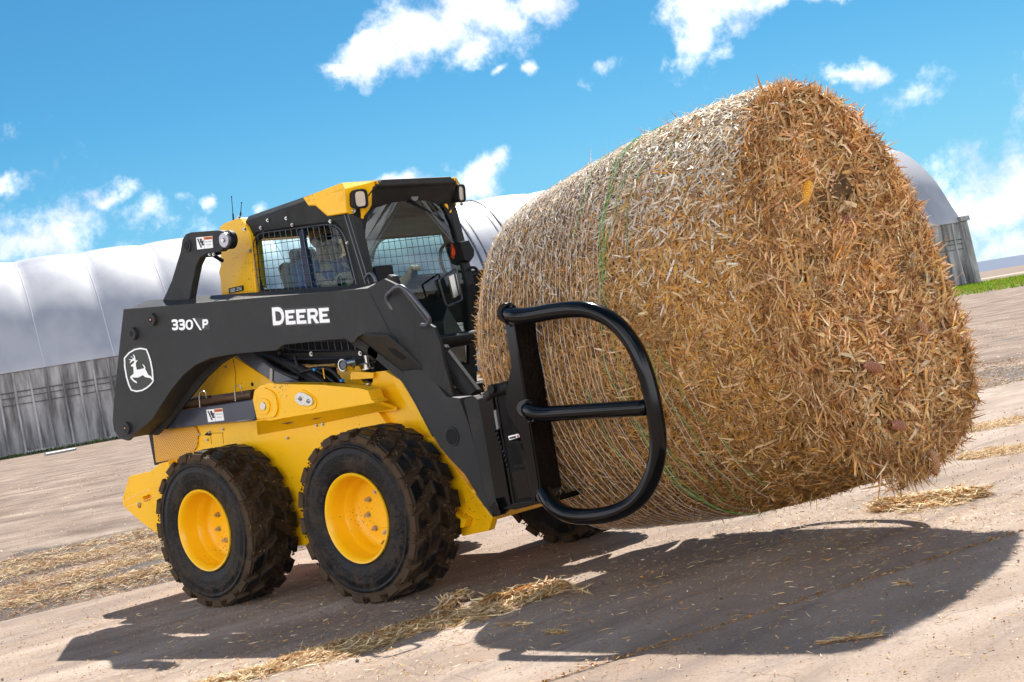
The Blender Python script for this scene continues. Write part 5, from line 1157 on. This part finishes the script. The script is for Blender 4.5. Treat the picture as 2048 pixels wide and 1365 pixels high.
def end_straw():
    n = 105000; r = np.sqrt(RNG.random(n)); th = RNG.uniform(0, 2*math.pi, n); one = np.ones(n); R = vb(one*.99, th)*r*1.0
    rad = AU*np.cos(th)[:, None]+AW*np.sin(th)[:, None]; tan = -AU*np.sin(th)[:, None]+AW*np.cos(th)[:, None]
    big = RNG.random(n) < .30
    L = np.where(big, RNG.uniform(.06, .18, n), RNG.uniform(.02, .09, n)); W = np.where(big, RNG.uniform(.005, .016, n), RNG.uniform(.0015, .0045, n))
    a = RNG.uniform(0, math.pi, n); a = np.where(RNG.random(n) < .4, RNG.normal(0, .6, n), a)
    T = tan*np.cos(a)[:, None]+rad*np.sin(a)[:, None]+AX*RNG.normal(0, .26, n)[:, None]
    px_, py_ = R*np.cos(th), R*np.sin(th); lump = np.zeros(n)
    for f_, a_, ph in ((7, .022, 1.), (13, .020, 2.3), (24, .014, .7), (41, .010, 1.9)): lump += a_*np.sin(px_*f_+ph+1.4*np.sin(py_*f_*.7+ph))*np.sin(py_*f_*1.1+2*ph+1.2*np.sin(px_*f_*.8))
    bul = .03*(1-r*r)+RNG.uniform(-.03, .03, n)+np.where(big, .01, 0)
    P = vpt(one, th, R)+AX*(bul+lump)[:, None]; Nn = AX+RNG.normal(0, .55, (n, 3))
    vs, q = strips(P, T, Nn, L, W, RNG.normal(-.05, .28, n), 3, .3, RNG.normal(0, .9, n))
    c = colours(n, [6, 6, 4, 5, 2, 1, 4, .8, 1.4], .26, (1.10, 1.02, .90))*np.clip(1+lump*8, .45, 1.3)[:, None]  # crevice shade put into the colour: hollows darker, lumps lighter
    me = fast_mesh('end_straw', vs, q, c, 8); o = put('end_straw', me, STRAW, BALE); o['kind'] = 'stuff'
    # ragged rim, thick over the last 15 cm and hanging loose below
    n = 24000; th = RNG.uniform(0, 2*math.pi, n); low = np.clip(-np.sin(th+.35), 0, 1); s = 1-np.abs(RNG.normal(0, .028, n))
    rad = AU*np.cos(th)[:, None]+AW*np.sin(th)[:, None]; tan = -AU*np.sin(th)[:, None]+AW*np.cos(th)[:, None]
    big = RNG.random(n) < .4; L = np.where(big, RNG.uniform(.07, .18, n), RNG.uniform(.03, .09, n)); W = np.where(big, RNG.uniform(.004, .013, n), RNG.uniform(.0015, .005, n))
    out = RNG.random(n)**2*(.035+.09*low); R = vb(np.clip(s, 0, .93), th)+out-.02-.05*np.clip((s-.93)/.07, 0, 1)
    T = tan*RNG.normal(0, 1, n)[:, None]+rad*RNG.normal(0, .33, n)[:, None]+AX*RNG.normal(.25, .5, n)[:, None]+V3(0, 0, -1)*(low*RNG.random(n)*1.2)[:, None]
    P = vpt(s, th, R)+AX*(RNG.uniform(0, .05, n)+low*RNG.random(n)*.05)[:, None]; Nn = rad+RNG.normal(0, .6, (n, 3))
    vs, q = strips(P, T, Nn, L, W, RNG.normal(0, .3, n), 3, .3, RNG.normal(0, .9, n))
    c = colours(n, [6, 6, 4, 5, 2, 1, 4, .8, 1.4], .24, (1.10, 1.02, .90)); o = put('rim_straw', fast_mesh('rim_straw', vs, q, c, 8), STRAW, BALE); o['kind'] = 'stuff'
    # whole stalks and curled pale husks lying in the face
    n = 520; r = np.sqrt(RNG.random(n)); th = RNG.uniform(0, 2*math.pi, n); R = vb(np.ones(n)*.99, th)*r*.97; m = MB()
    for i in range(n):
        p = bpt(1, th[i], R[i])+AX*(.03+RNG.uniform(0, .03)); a = RNG.uniform(0, math.pi); d = AU*math.cos(a)+V3(0, 0, 1)*math.sin(a)+AX*RNG.normal(0, .15); L = RNG.uniform(.03, .10); rr = RNG.uniform(.003, .0085)
        m.tube([p-d*L, p-d*L*.3+AX*.003, p+d*L*.4, p+d*L], [rr, rr*1.05, rr, rr*.9], 6)
    o = m.build('stalk_pieces', mat('cut_stalk', (.60, .34, .11), .5, var=.4, vscale=12), BALE); o['kind'] = 'stuff'
    n = 1100; r = np.sqrt(RNG.random(n)); th = RNG.uniform(0, 2*math.pi, n); R = vb(np.ones(n)*.99, th)*r
    P = vpt(np.ones(n), th, R)+AX*RNG.uniform(.03, .06, n)[:, None]; T = np.cross(AX, RNG.normal(size=(n, 3)))+AX*RNG.normal(0, .15, n)[:, None]
    vs, q = strips(P, T, AX+RNG.normal(0, .6, (n, 3)), RNG.uniform(.07, .20, n), RNG.uniform(.008, .022, n), RNG.normal(0, .4, n), 5, .15, RNG.normal(0, 1.6, n))
    o = put('husk_leaves', fast_mesh('husk_leaves', vs, q, colours(n, [3, 1, 5, 1, 6, 0, 0, 1, 4], .2), 12), STRAW, BALE); o['kind'] = 'stuff'
    # a few long wisps sticking out
    n = 900; th = RNG.uniform(0, 2*math.pi, n); s = RNG.random(n)**.4; rad = AU*np.cos(th)[:, None]+AW*np.sin(th)[:, None]
    T = rad+RNG.normal(0, .7, (n, 3)); L = RNG.uniform(.05, .12, n); P = vpt(s, th, vb(s, th)+.02)
    vs, q = strips(P, T, RNG.normal(size=(n, 3)), L, RNG.uniform(.002, .005, n), RNG.normal(0, .5, n), 4, .3)
    o = put('loose_wisps', fast_mesh('loose_wisps', vs, q, colours(n, [4, 2, 3, 1, 3, 1, 1, 1, 2]), 10), STRAW, BALE); o['kind'] = 'stuff'
    # back end facing the machine
    n = 9000; r = .55+.45*np.sqrt(RNG.random(n)); th = RNG.uniform(0, 2*math.pi, n); rad = AU*np.cos(th)[:, None]+AW*np.sin(th)[:, None]
    P = vpt(np.zeros(n), th, vb(np.zeros(n), th)*r)-AX*(.05*(1-r*r)+.01)[:, None]; T = np.cross(AX, RNG.normal(size=(n, 3)))
    vs, q = strips(P, T, -AX+RNG.normal(0, .5, (n, 3)), RNG.uniform(.03, .1, n), RNG.uniform(.003, .012, n), RNG.normal(0, .2, n), 2, .4)
    o = put('end_straw', fast_mesh('end_straw', vs, q, colours(n, [5, 4, 4, 2, 3, 2, 1, 2, 2]), 6), STRAW, BALE); o['kind'] = 'stuff'
end_straw()
def net():
    for (name, col, lines) in (('net_wrap', (.72, .70, .64), [(.03+.0205*i+RNG.normal(0, .005), .003, 1) for i in range(24)]+[(.55+.03*i, .006, .8) for i in range(6)]), ('green_twine', (.12, .42, .10), [(.50, .010, 1), (.512, .012, 1), (.525, .015, .9), (.545, .02, .8), (.40, .008, .7), (.62, .015, .7), (.69, .02, .6)])):
        m = MB()
        for s0, am, fr_ in lines:
            ph = RNG.uniform(0, 6.28, 3); n = 150
            for seg in range(4 if fr_ < 1 else 1):
                a0, a1 = (0, 2*math.pi) if fr_ == 1 else (seg*1.57+RNG.uniform(0, .6), seg*1.57+RNG.uniform(.8, 1.5))
                pts = []
                k = n if fr_ == 1 else n//4
                for i in range(k+1):
                    th = a0+(a1-a0)*i/k; s = s0+am*(math.sin(3*th+ph[0])+.6*math.sin(7*th+ph[1])+.4*math.sin(17*th+ph[2])); s = min(.97, max(.01, s))
                    pts.append(bpt(s, th, brad(s, th)+.016+.003*math.sin(23*th+ph[1])))
                m.tube(pts, .0009 if name == 'net_wrap' else .0016, 3)
        o = m.build(name, mat(name+'_plastic', col, .5), BALE); o['kind'] = 'stuff'
net()
# corn cobs caught in the end face
def cob(r, th, d, col):
    p = bpt(1, th, r)+AX*.075; t = V3(*d); t /= np.linalg.norm(t); m = MB(); n = 12; prof = [(-.06, .006), (-.05, .016), (-.02, .021), (.02, .020), (.05, .014), (.062, .004)]
    h = np.cross(t, AX); h /= np.linalg.norm(h); w = np.cross(t, h); vs = []
    for a, rr in prof:
        for k in range(n): q = 2*math.pi*k/n; vs.append(p+t*a+(h*math.cos(q)+w*math.sin(q))*rr)
    m.add(vs, [(j*n+k, j*n+(k+1) % n, (j+1)*n+(k+1) % n, (j+1)*n+k) for j in range(5) for k in range(n)])
    for j in range(-4, 5):
        for k in range(n):
            q = 2*math.pi*(k+.5*(j % 2))/n; rr = .021*math.sqrt(max(.1, 1-(j/6)**2)); m.box(p+t*j*.011+(h*math.cos(q)+w*math.sin(q))*rr, (.0042, .0042, .0042))
    m.build('corn_cob', mat('cob', col, .4, coat=.3), BALE, bevel=.0015, seg=1)
def cob_at(x, y, d, col):
    k = ((C1+AX*.05-CAM)@AX)/(ray(x, y)@AX); p = CAM+k*ray(x, y)-C1; cob(math.hypot(p@AU, p@AW), math.atan2(p@AW, p@AU), d, col)
cob_at(1632, 385, (.2, .5, 1), (.80, .42, .02)); cob_at(1708, 443, (.2, 1, .3), (.30, .10, .05)); cob_at(1752, 738, (.2, 1, -.3), (.34, .14, .07)); cob_at(1855, 668, (0, .4, -1), (.42, .20, .10)); cob_at(1800, 855, (0, 1, -.2), (.34, .14, .07)); cob_at(1868, 930, (0, .2, -1), (.42, .22, .1))
# ------------------------------------------------------------------ operator in the cab
OP = empty('person', (.48, 0, 1.50), 'seated operator in cap, sunglasses, blue shirt and green vest behind the cab guard mesh', 'person')
SKIN = mat('skin', (.68, .38, .24), .5, var=.08); SHIRT = mat('blue_shirt', (.05, .11, .27), .8, var=.15); VEST = mat('green_vest', (.03, .22, .05), .8, var=.15); JEANS = mat('dark_jeans', (.03, .04, .08), .85, var=.2); BEARD = mat('ginger_beard', (.62, .30, .09), .8, var=.3, vscale=60, bump=1, bscale=150); CAPM = mat('cap_cloth', (.55, .28, .09), .85, var=.2)
def skin_obj(name, V, E, R, m, parent, sub=2):
    me = bpy.data.meshes.new(name); me.from_pydata([tuple(v) for v in V], E, []); me.update()
    o = put(name, me, m, parent); bm = bmesh.new(); bm.from_mesh(me); ly = bm.verts.layers.skin.verify()
    bm.verts.ensure_lookup_table()
    for v, r in zip(bm.verts, R): v[ly].radius = (r, r) if not isinstance(r, tuple) else r
    bm.verts[0][ly].use_root = True; bm.to_mesh(me); bm.free()
    s = o.modifiers.new('skin', 'SKIN'); s.use_smooth_shade = True; u = o.modifiers.new('sub', 'SUBSURF'); u.levels = u.render_levels = sub
    return o
hx = .06
V = [(.36, 0, 1.56), (.33, 0, 1.70), (.34, 0, 1.84), (.37, 0, 1.93), (.385, 0, 1.975), (.40, 0, 2.03), (.40, 0, 2.085)]
Rr = [.14, .135, .145, .075, .055, (.075, .085), (.07, .08)]; Ed = [(0, 1), (1, 2), (2, 3), (3, 4), (4, 5), (5, 6)]
for s in (-1, 1):
    b = len(V); V += [(.36, s*.17, 1.88), (.42, s*.24, 1.72), (.62, s*.27, 1.66), (.76, s*.29, 1.74), (.80, s*.29, 1.77), (.56, s*.10, 1.56), (.84, s*.13, 1.58), (.93, s*.14, 1.28), (1.0, s*.14, 1.20)]
    Rr += [.065, .052, .040, .030, .034, .095, .075, .052, .04]; Ed += [(2, b), (b, b+1), (b+1, b+2), (b+2, b+3), (b+3, b+4), (0, b+5), (b+5, b+6), (b+6, b+7), (b+7, b+8)]
    # five fingers curled over the joystick
    for k in range(4):
        c = len(V); y = s*(.268+.016*k); V += [(.82, y, 1.79), (.845, y, 1.785), (.85, y, 1.765-.002*k)]; Rr += [.010, .009, .008]; Ed += [(b+4, c), (c, c+1), (c+1, c+2)]
    c = len(V); V += [(.80, s*.262, 1.765), (.815, s*.252, 1.755)]; Rr += [.011, .009]; Ed += [(b+4, c), (c, c+1)]
skin_obj('person_body', V, Ed, Rr, SKIN, OP, 1)
def ell(name, c, r, m, sub=20, parent=OP, z0=None):
    b = MB(); vs = []; fs = []; n = 24
    for i in range(n//2+1):
        a = math.pi*i/(n//2)
        for k in range(n): t = 2*math.pi*k/n; vs.append((c[0]+r[0]*math.sin(a)*math.cos(t), c[1]+r[1]*math.sin(a)*math.sin(t), c[2]+r[2]*math.cos(a)))
    b.add(vs, [(i*n+k, (i+1)*n+k, (i+1)*n+(k+1) % n, i*n+(k+1) % n) for i in range(n//2) for k in range(n)]); return b.build(name, m, parent, smooth=True)
# face details
m = MB(); m.tube([(.478, 0, 2.055), (.502, 0, 2.02), (.485, 0, 2.012)], [.009, .016, .010], 8); m.build('nose', SKIN, OP, smooth=True)
ell('beard', (.435, 0, 1.975), (.068, .068, .062), BEARD)
m = MB(); m.tube([(.492, -.025, 1.998), (.499, 0, 2.001), (.492, .025, 1.998)], .006, 8); m.build('mouth', mat('lip', (.40, .13, .09), .5), OP, smooth=True)
for s in (-1, 1): ell('ear', (.395, s*.088, 2.035), (.018, .009, .03), SKIN)
m = MB(); 
for s in (-1, 1): m.prism(rounded([V3(.487-.006*abs(a), s*(.034)+a*.028, 2.052+b*.018) for a, b in ((-1, -1), (1, -1), (1, 1), (-1, 1))], .012), (.006, 0, 0)); m.tube([(.48, s*.062, 2.056), (.40, s*.087, 2.05)], .003, 6)
m.build('sunglasses', BLK, OP)
ell('hair', (.385, 0, 2.06), (.085, .088, .07), BEARD)
ell('cap', (.397, 0, 2.095), (.098, .092, .055), CAPM); m = MB(); m.prism([V3(.46, -.06, 2.09), V3(.54, -.055, 2.08), V3(.56, 0, 2.078), V3(.54, .055, 2.08), V3(.46, .06, 2.09)], (0, 0, .006)); m.build('cap_peak', CAPM, OP)
V = [(.355, 0, 1.58), (.325, 0, 1.70), (.335, 0, 1.84), (.36, 0, 1.91)]; E2 = [(0, 1), (1, 2), (2, 3)]; R2 = [.155, .15, .16, .085]
for s in (-1, 1): b = len(V); V += [(.355, s*.175, 1.885), (.415, s*.24, 1.735), (.60, s*.27, 1.665)]; E2 += [(2, b), (b, b+1), (b+1, b+2)]; R2 += [.078, .065, .05]
skin_obj('shirt', V, E2, R2, SHIRT, OP, 1)
skin_obj('vest', [(.36, 0, 1.60), (.345, 0, 1.72), (.36, -.07, 1.86), (.36, .07, 1.86)], [(0, 1), (1, 2), (1, 3)], [.165, .165, .10, .10], VEST, OP, 1)
V = [(.36, 0, 1.54)]; E3 = []; R3 = [.15]
for s in (-1, 1): b = len(V); V += [(.56, s*.10, 1.55), (.85, s*.13, 1.575), (.93, s*.14, 1.28)]; E3 += [(0, b), (b, b+1), (b+1, b+2)]; R3 += [.105, .085, .062]
skin_obj('jeans', V, E3, R3, JEANS, OP, 1)
# ------------------------------------------------------------------ straw lying about
def litter(name, P, L, W, lift, w, dirn=None, dspread=1.5, label=None, cat=None, mt=None, seg=3, zrand=.02, jit=.2, kindtag=True):
    n = len(P); a = RNG.normal(0, dspread, n)+(dirn if dirn is not None else 0)
    T = np.stack([np.sin(a), np.cos(a), RNG.normal(0, lift, n)], -1); Nn = V3(0, 0, 1)+RNG.normal(0, .5, (n, 3))
    P = np.array(P); P[:, 2] += np.abs(RNG.normal(0, zrand, n))+.004
    vs, q = strips(P, T, Nn, L, W, RNG.normal(-.05, .2, n), seg, .4, RNG.normal(0, .6, n))
    vs[:, 2] = np.maximum(vs[:, 2], P[:, 2].min()-.002)
    o = put(name, fast_mesh(name, vs, q, colours(n, w, jit), (seg+1)*2), mt or STRAW)
    if kindtag: o['kind'] = 'stuff'
    if label: o['label'] = label; o['category'] = cat
    return o
def heap(a, b, width, n, hgt, name='straw_windrow', label=None, w=(3, 2, 4, 2, 6, .3, 2, .2, 6), end=.3, L=(.05, .22), W=(.003, .013)):
    a = np.array(a); b = np.array(b); d = b-a; ln = np.linalg.norm(d); d /= ln; nn = np.array([d[1], -d[0]]); t = RNG.random(n)
    wid = width*(.45+.55*np.abs(np.sin(t*9+1.3)))*np.minimum(1, np.minimum(t, 1-t)/end+.25); u = RNG.normal(0, .5, n); off = u*wid
    P = np.zeros((n, 3)); P[:, :2] = a+d*(t*ln)[:, None]+nn*off[:, None]; h = hgt*np.exp(-(u*2)**2)*(.5+.5*np.abs(np.sin(t*13+.5))); P[:, 2] = h*RNG.random(n)
    return litter(name, P, RNG.uniform(*L, n), RNG.uniform(*W, n), .18, w, math.atan2(d[0], d[1]), .55, label, 'straw', zrand=.006)
A_, B_ = PZ(380, 1385)[:2], PZ(1120, 1185)[:2]
heap(A_, B_, .17, 6500, .016, L=(.02, .13), W=(.002, .009), label='long thin row of pale straw across the concrete in front of the wheels')
heap(PZ(960, 1218)[:2], PZ(1130, 1176)[:2], .09, 420, .06, 'straw_clump', 'raised clump of straw at the upper end of the long straw row', w=(4, 3, 4, 2, 3, 2, 1, 3, 2), L=(.04, .16))
heap(PZ(880, 1225)[:2], PZ(935, 1195)[:2], .05, 160, .05, 'straw_clump', 'small tuft of upright husks in the middle of the long straw row', L=(.05, .16), W=(.006, .016))
heap(PZ(560, 1335)[:2], PZ(900, 1235)[:2], .12, 1500, .03, 'straw_windrow', None, w=(2, 3, 2, 3, 2, 1, 4, 1, 1), L=(.02, .12), W=(.002, .008))
heap(PZ(1760, 1020)[:2], PZ(1960, 993)[:2], .20, 2600, .05, 'straw_clump', 'straw clump on the sunlit concrete right below the bale end', w=(3, 1, 4, 1, 5, 1, 1, 1, 5))
for (p, q, wd, n, hg) in (((1930, 866), (2040, 838), .35, 900, .03), ((1925, 920), (2060, 893), .3, 1100, .025), ((1110, 1165), (1175, 1192), .03, 60, .02), ((1000, 1255), (1060, 1250), .02, 30, .02), ((1090, 1267), (1135, 1267), .02, 30, .01), ((1640, 1290), (1760, 1275), .015, 60, .01), ((1790, 1172), (1820, 1172), .01, 14, .02)):
    heap(PZ(*p)[:2], PZ(*q)[:2], wd, n*2, hg*.5, 'straw_scatter', L=(.02, .09), W=(.0015, .006))
# joint line debris
n = 5000; t = RNG.uniform(-6, 22, n); P = JP[None]+ED[None]*t[:, None]+EN[None]*RNG.normal(0, .010, n)[:, None]; P[:, 2] = 0
litter('joint_debris', P, RNG.uniform(.006, .03, n), RNG.uniform(.003, .01, n), .2, (1, 1, .3, 3, .3, 1, 8, 1, .2), EDIR, .8, zrand=.004, seg=2)
# churned straw in the mud band
P0 = JP-EN*wleft
def band(n, a0, a1, b0, b1, L, W, w, name, zr=.02, dens=None):
    a = RNG.uniform(a0, a1, n)
    b = b0+(b1-b0)*RNG.random(n)**1.3; P = P0[None]-EN[None]*a[:, None]+ED[None]*b[:, None]
    if dens is not None: k = RNG.random(n) < dens(P, a, b); P = P[k]
    P[:, 2] = -.015; m = len(P); return litter(name, P, RNG.uniform(*L, m), RNG.uniform(*W, m), .3, w, EDIR, 1.0, zrand=zr)
pat = lambda P, a, b: np.clip(.45+.9*np.sin(P[:, 0]*2.1+np.sin(P[:, 1]*1.3)*1.5)*np.sin(P[:, 1]*1.7+1), .05, 1)*np.where(b < 5, 1, np.clip((6.2-(b-4)*.5-a)/2, 0, 1))
band(42000, -.05, 5.0, -6, 12, (.02, .13), (.0015, .006), (1, 1, 3, 2, 5, 0, 6, 0, 6), 'mud_straw', .022, pat)
band(36000, -.05, 5.0, -6, 12, (.015, .07), (.003, .010), (.1, .2, .1, 1, .1, 0, 12, 0, .1), 'mud_straw', .02)
band(2500, -.5, .1, -8, 30, (.01, .06), (.003, .01), (2, 2, 2, 2, 2, 1, 3, 1, 2), 'edge_straw', .006)
for a0, b0, b1, wd, n in ((.5, -7, 2, .25, 5000), (1.5, -6, 3, .5, 7000), (3.2, -6, 4, .6, 7000), (4.3, -5, 5, .4, 4000)):
    p, q = P0-EN*a0+ED*b0, P0-EN*(a0+.3)+ED*b1; heap(p[:2], q[:2], wd, n, .07, 'mud_straw', w=(2, 2, 3, 2, 5, 0, 5, 0, 5), L=(.03, .18), W=(.002, .008))
# small crumbs and stones over the slabs, thin scatter over the dirt
def crumbs(n, x0, x1, y0, y1, name, sz=(.004, .018), z=.002, w=(1, 1, 1, 2, 1, 1, 5, 1, 1)):
    P = np.stack([RNG.uniform(x0, x1, n), RNG.uniform(y0, y1, n), np.full(n, z)], -1)
    return litter(name, P, RNG.uniform(*sz, n), RNG.uniform(sz[0]*.6, sz[1]*.5, n), .35, w, 0, 2, zrand=.002, seg=2)
crumbs(16000, -1.5, 7.5, -4.5, 6, 'crumbs'); crumbs(14000, -1.0, 6.8, -4.2, 2, 'dirt_crumbs', (.003, .010), .002, (0, .3, 0, 1, 0, 0, 12, 0, 0))
def chaff(n, c, sx, sy, name, sz=(.01, .06)):
    P = np.stack([RNG.normal(c[0], sx, n), RNG.normal(c[1], sy, n), np.full(n, .002)], -1)
    return litter(name, P, RNG.uniform(*sz, n), RNG.uniform(.0015, .005, n), .15, (2, 2, 3, 2, 3, 1, 3, 1, 3), EDIR, 1.2, zrand=.002, seg=2)
chaff(2600, (3.3, .6), .7, .7, 'fallen_chaff'); chaff(2200, (2.1, -1.7), .55, .8, 'fallen_chaff'); chaff(900, (3.9, -.9), .8, .9, 'fallen_chaff'); chaff(900, (0, -1.0), .8, .5, 'fallen_chaff')
crumbs(5000, -28, -3, 2, 26, 'field_crumbs', (.01, .05), -.025, (2, 2, 3, 2, 3, 1, 3, 1, 2))
crumbs(5000, -14, 3, 9, 40, 'field_crumbs', (.01, .05), -.025, (2, 2, 3, 2, 3, 1, 3, 1, 2))
def stones():
    m = MB(); n = 700
    for _ in range(n):
        x, y = RNG.uniform(-1.2, 7), RNG.uniform(-4, 5); r = RNG.uniform(.002, .006)*(1 if RNG.random() < .93 else 2.2)
        vs = [V3(x, y, r*.5)+r*V3(*d)*RNG.uniform(.7, 1.2) for d in ((1, 0, 0), (0, 1, 0), (-1, 0, 0), (0, -1, 0), (0, 0, .8), (0, 0, -.6))]
        m.add(vs, [(0, 1, 4), (1, 2, 4), (2, 3, 4), (3, 0, 4), (1, 0, 5), (2, 1, 5), (3, 2, 5), (0, 3, 5)])
    o = m.build('gravel_bits', mat('pebble_grey', (.16, .13, .11), .9, var=.5, vscale=3)); o['kind'] = 'stuff'
stones()
def grass_blades():
    n = 26000; t = RNG.random(n); P = np.stack([RNG.uniform(-46, -5, n), RNG.uniform(64, 108, n), np.zeros(n)], -1)
    P[:, 2] = [gz(x, y) for x, y in P[:, :2]]
    k = np.ones(n, bool)
    T = np.stack([RNG.normal(0, .3, n), RNG.normal(0, .3, n), np.ones(n)], -1)
    vs, q = strips(P+V3(0, 0, .05), T, RNG.normal(size=(n, 3)), RNG.uniform(.08, .3, n), RNG.uniform(.03, .08, n), RNG.normal(0, .3, n), 2, .2)
    c = np.array([.14, .26, .015])*RNG.uniform(.5, 1.6, (n, 1))*np.array([1, 1, 1]); c = np.where(RNG.random((n, 1)) < .25, np.array([[.32, .30, .02]]), c)
    o = put('grass', fast_mesh('grass', vs, q, c, 6), attr_mat('grass_blades', .8, .1, 10, .3)); o['kind'] = 'stuff'
    # thin fringe along the barn foot
    n = 9000; s = RNG.uniform(-14, BL, n); P = np.array([bp_(a, -.9+RNG.normal(0, .35), 0) for a in s]); P[:, 2] = [gz(x, y)+.06 for x, y in P[:, :2]]
    vs, q = strips(P, np.stack([RNG.normal(0, .4, n), RNG.normal(0, .4, n), np.ones(n)], -1), RNG.normal(size=(n, 3)), RNG.uniform(.1, .35, n), RNG.uniform(.03, .08, n), RNG.normal(0, .3, n), 2, .2)
    o = put('weeds', fast_mesh('weeds', vs, q, np.array([.07, .11, .02])*RNG.uniform(.4, 1.6, (n, 1))*np.ones((1, 3)), 6), attr_mat('weed_blades', .8, .1, 10, .2)); o['kind'] = 'stuff'
grass_blades()
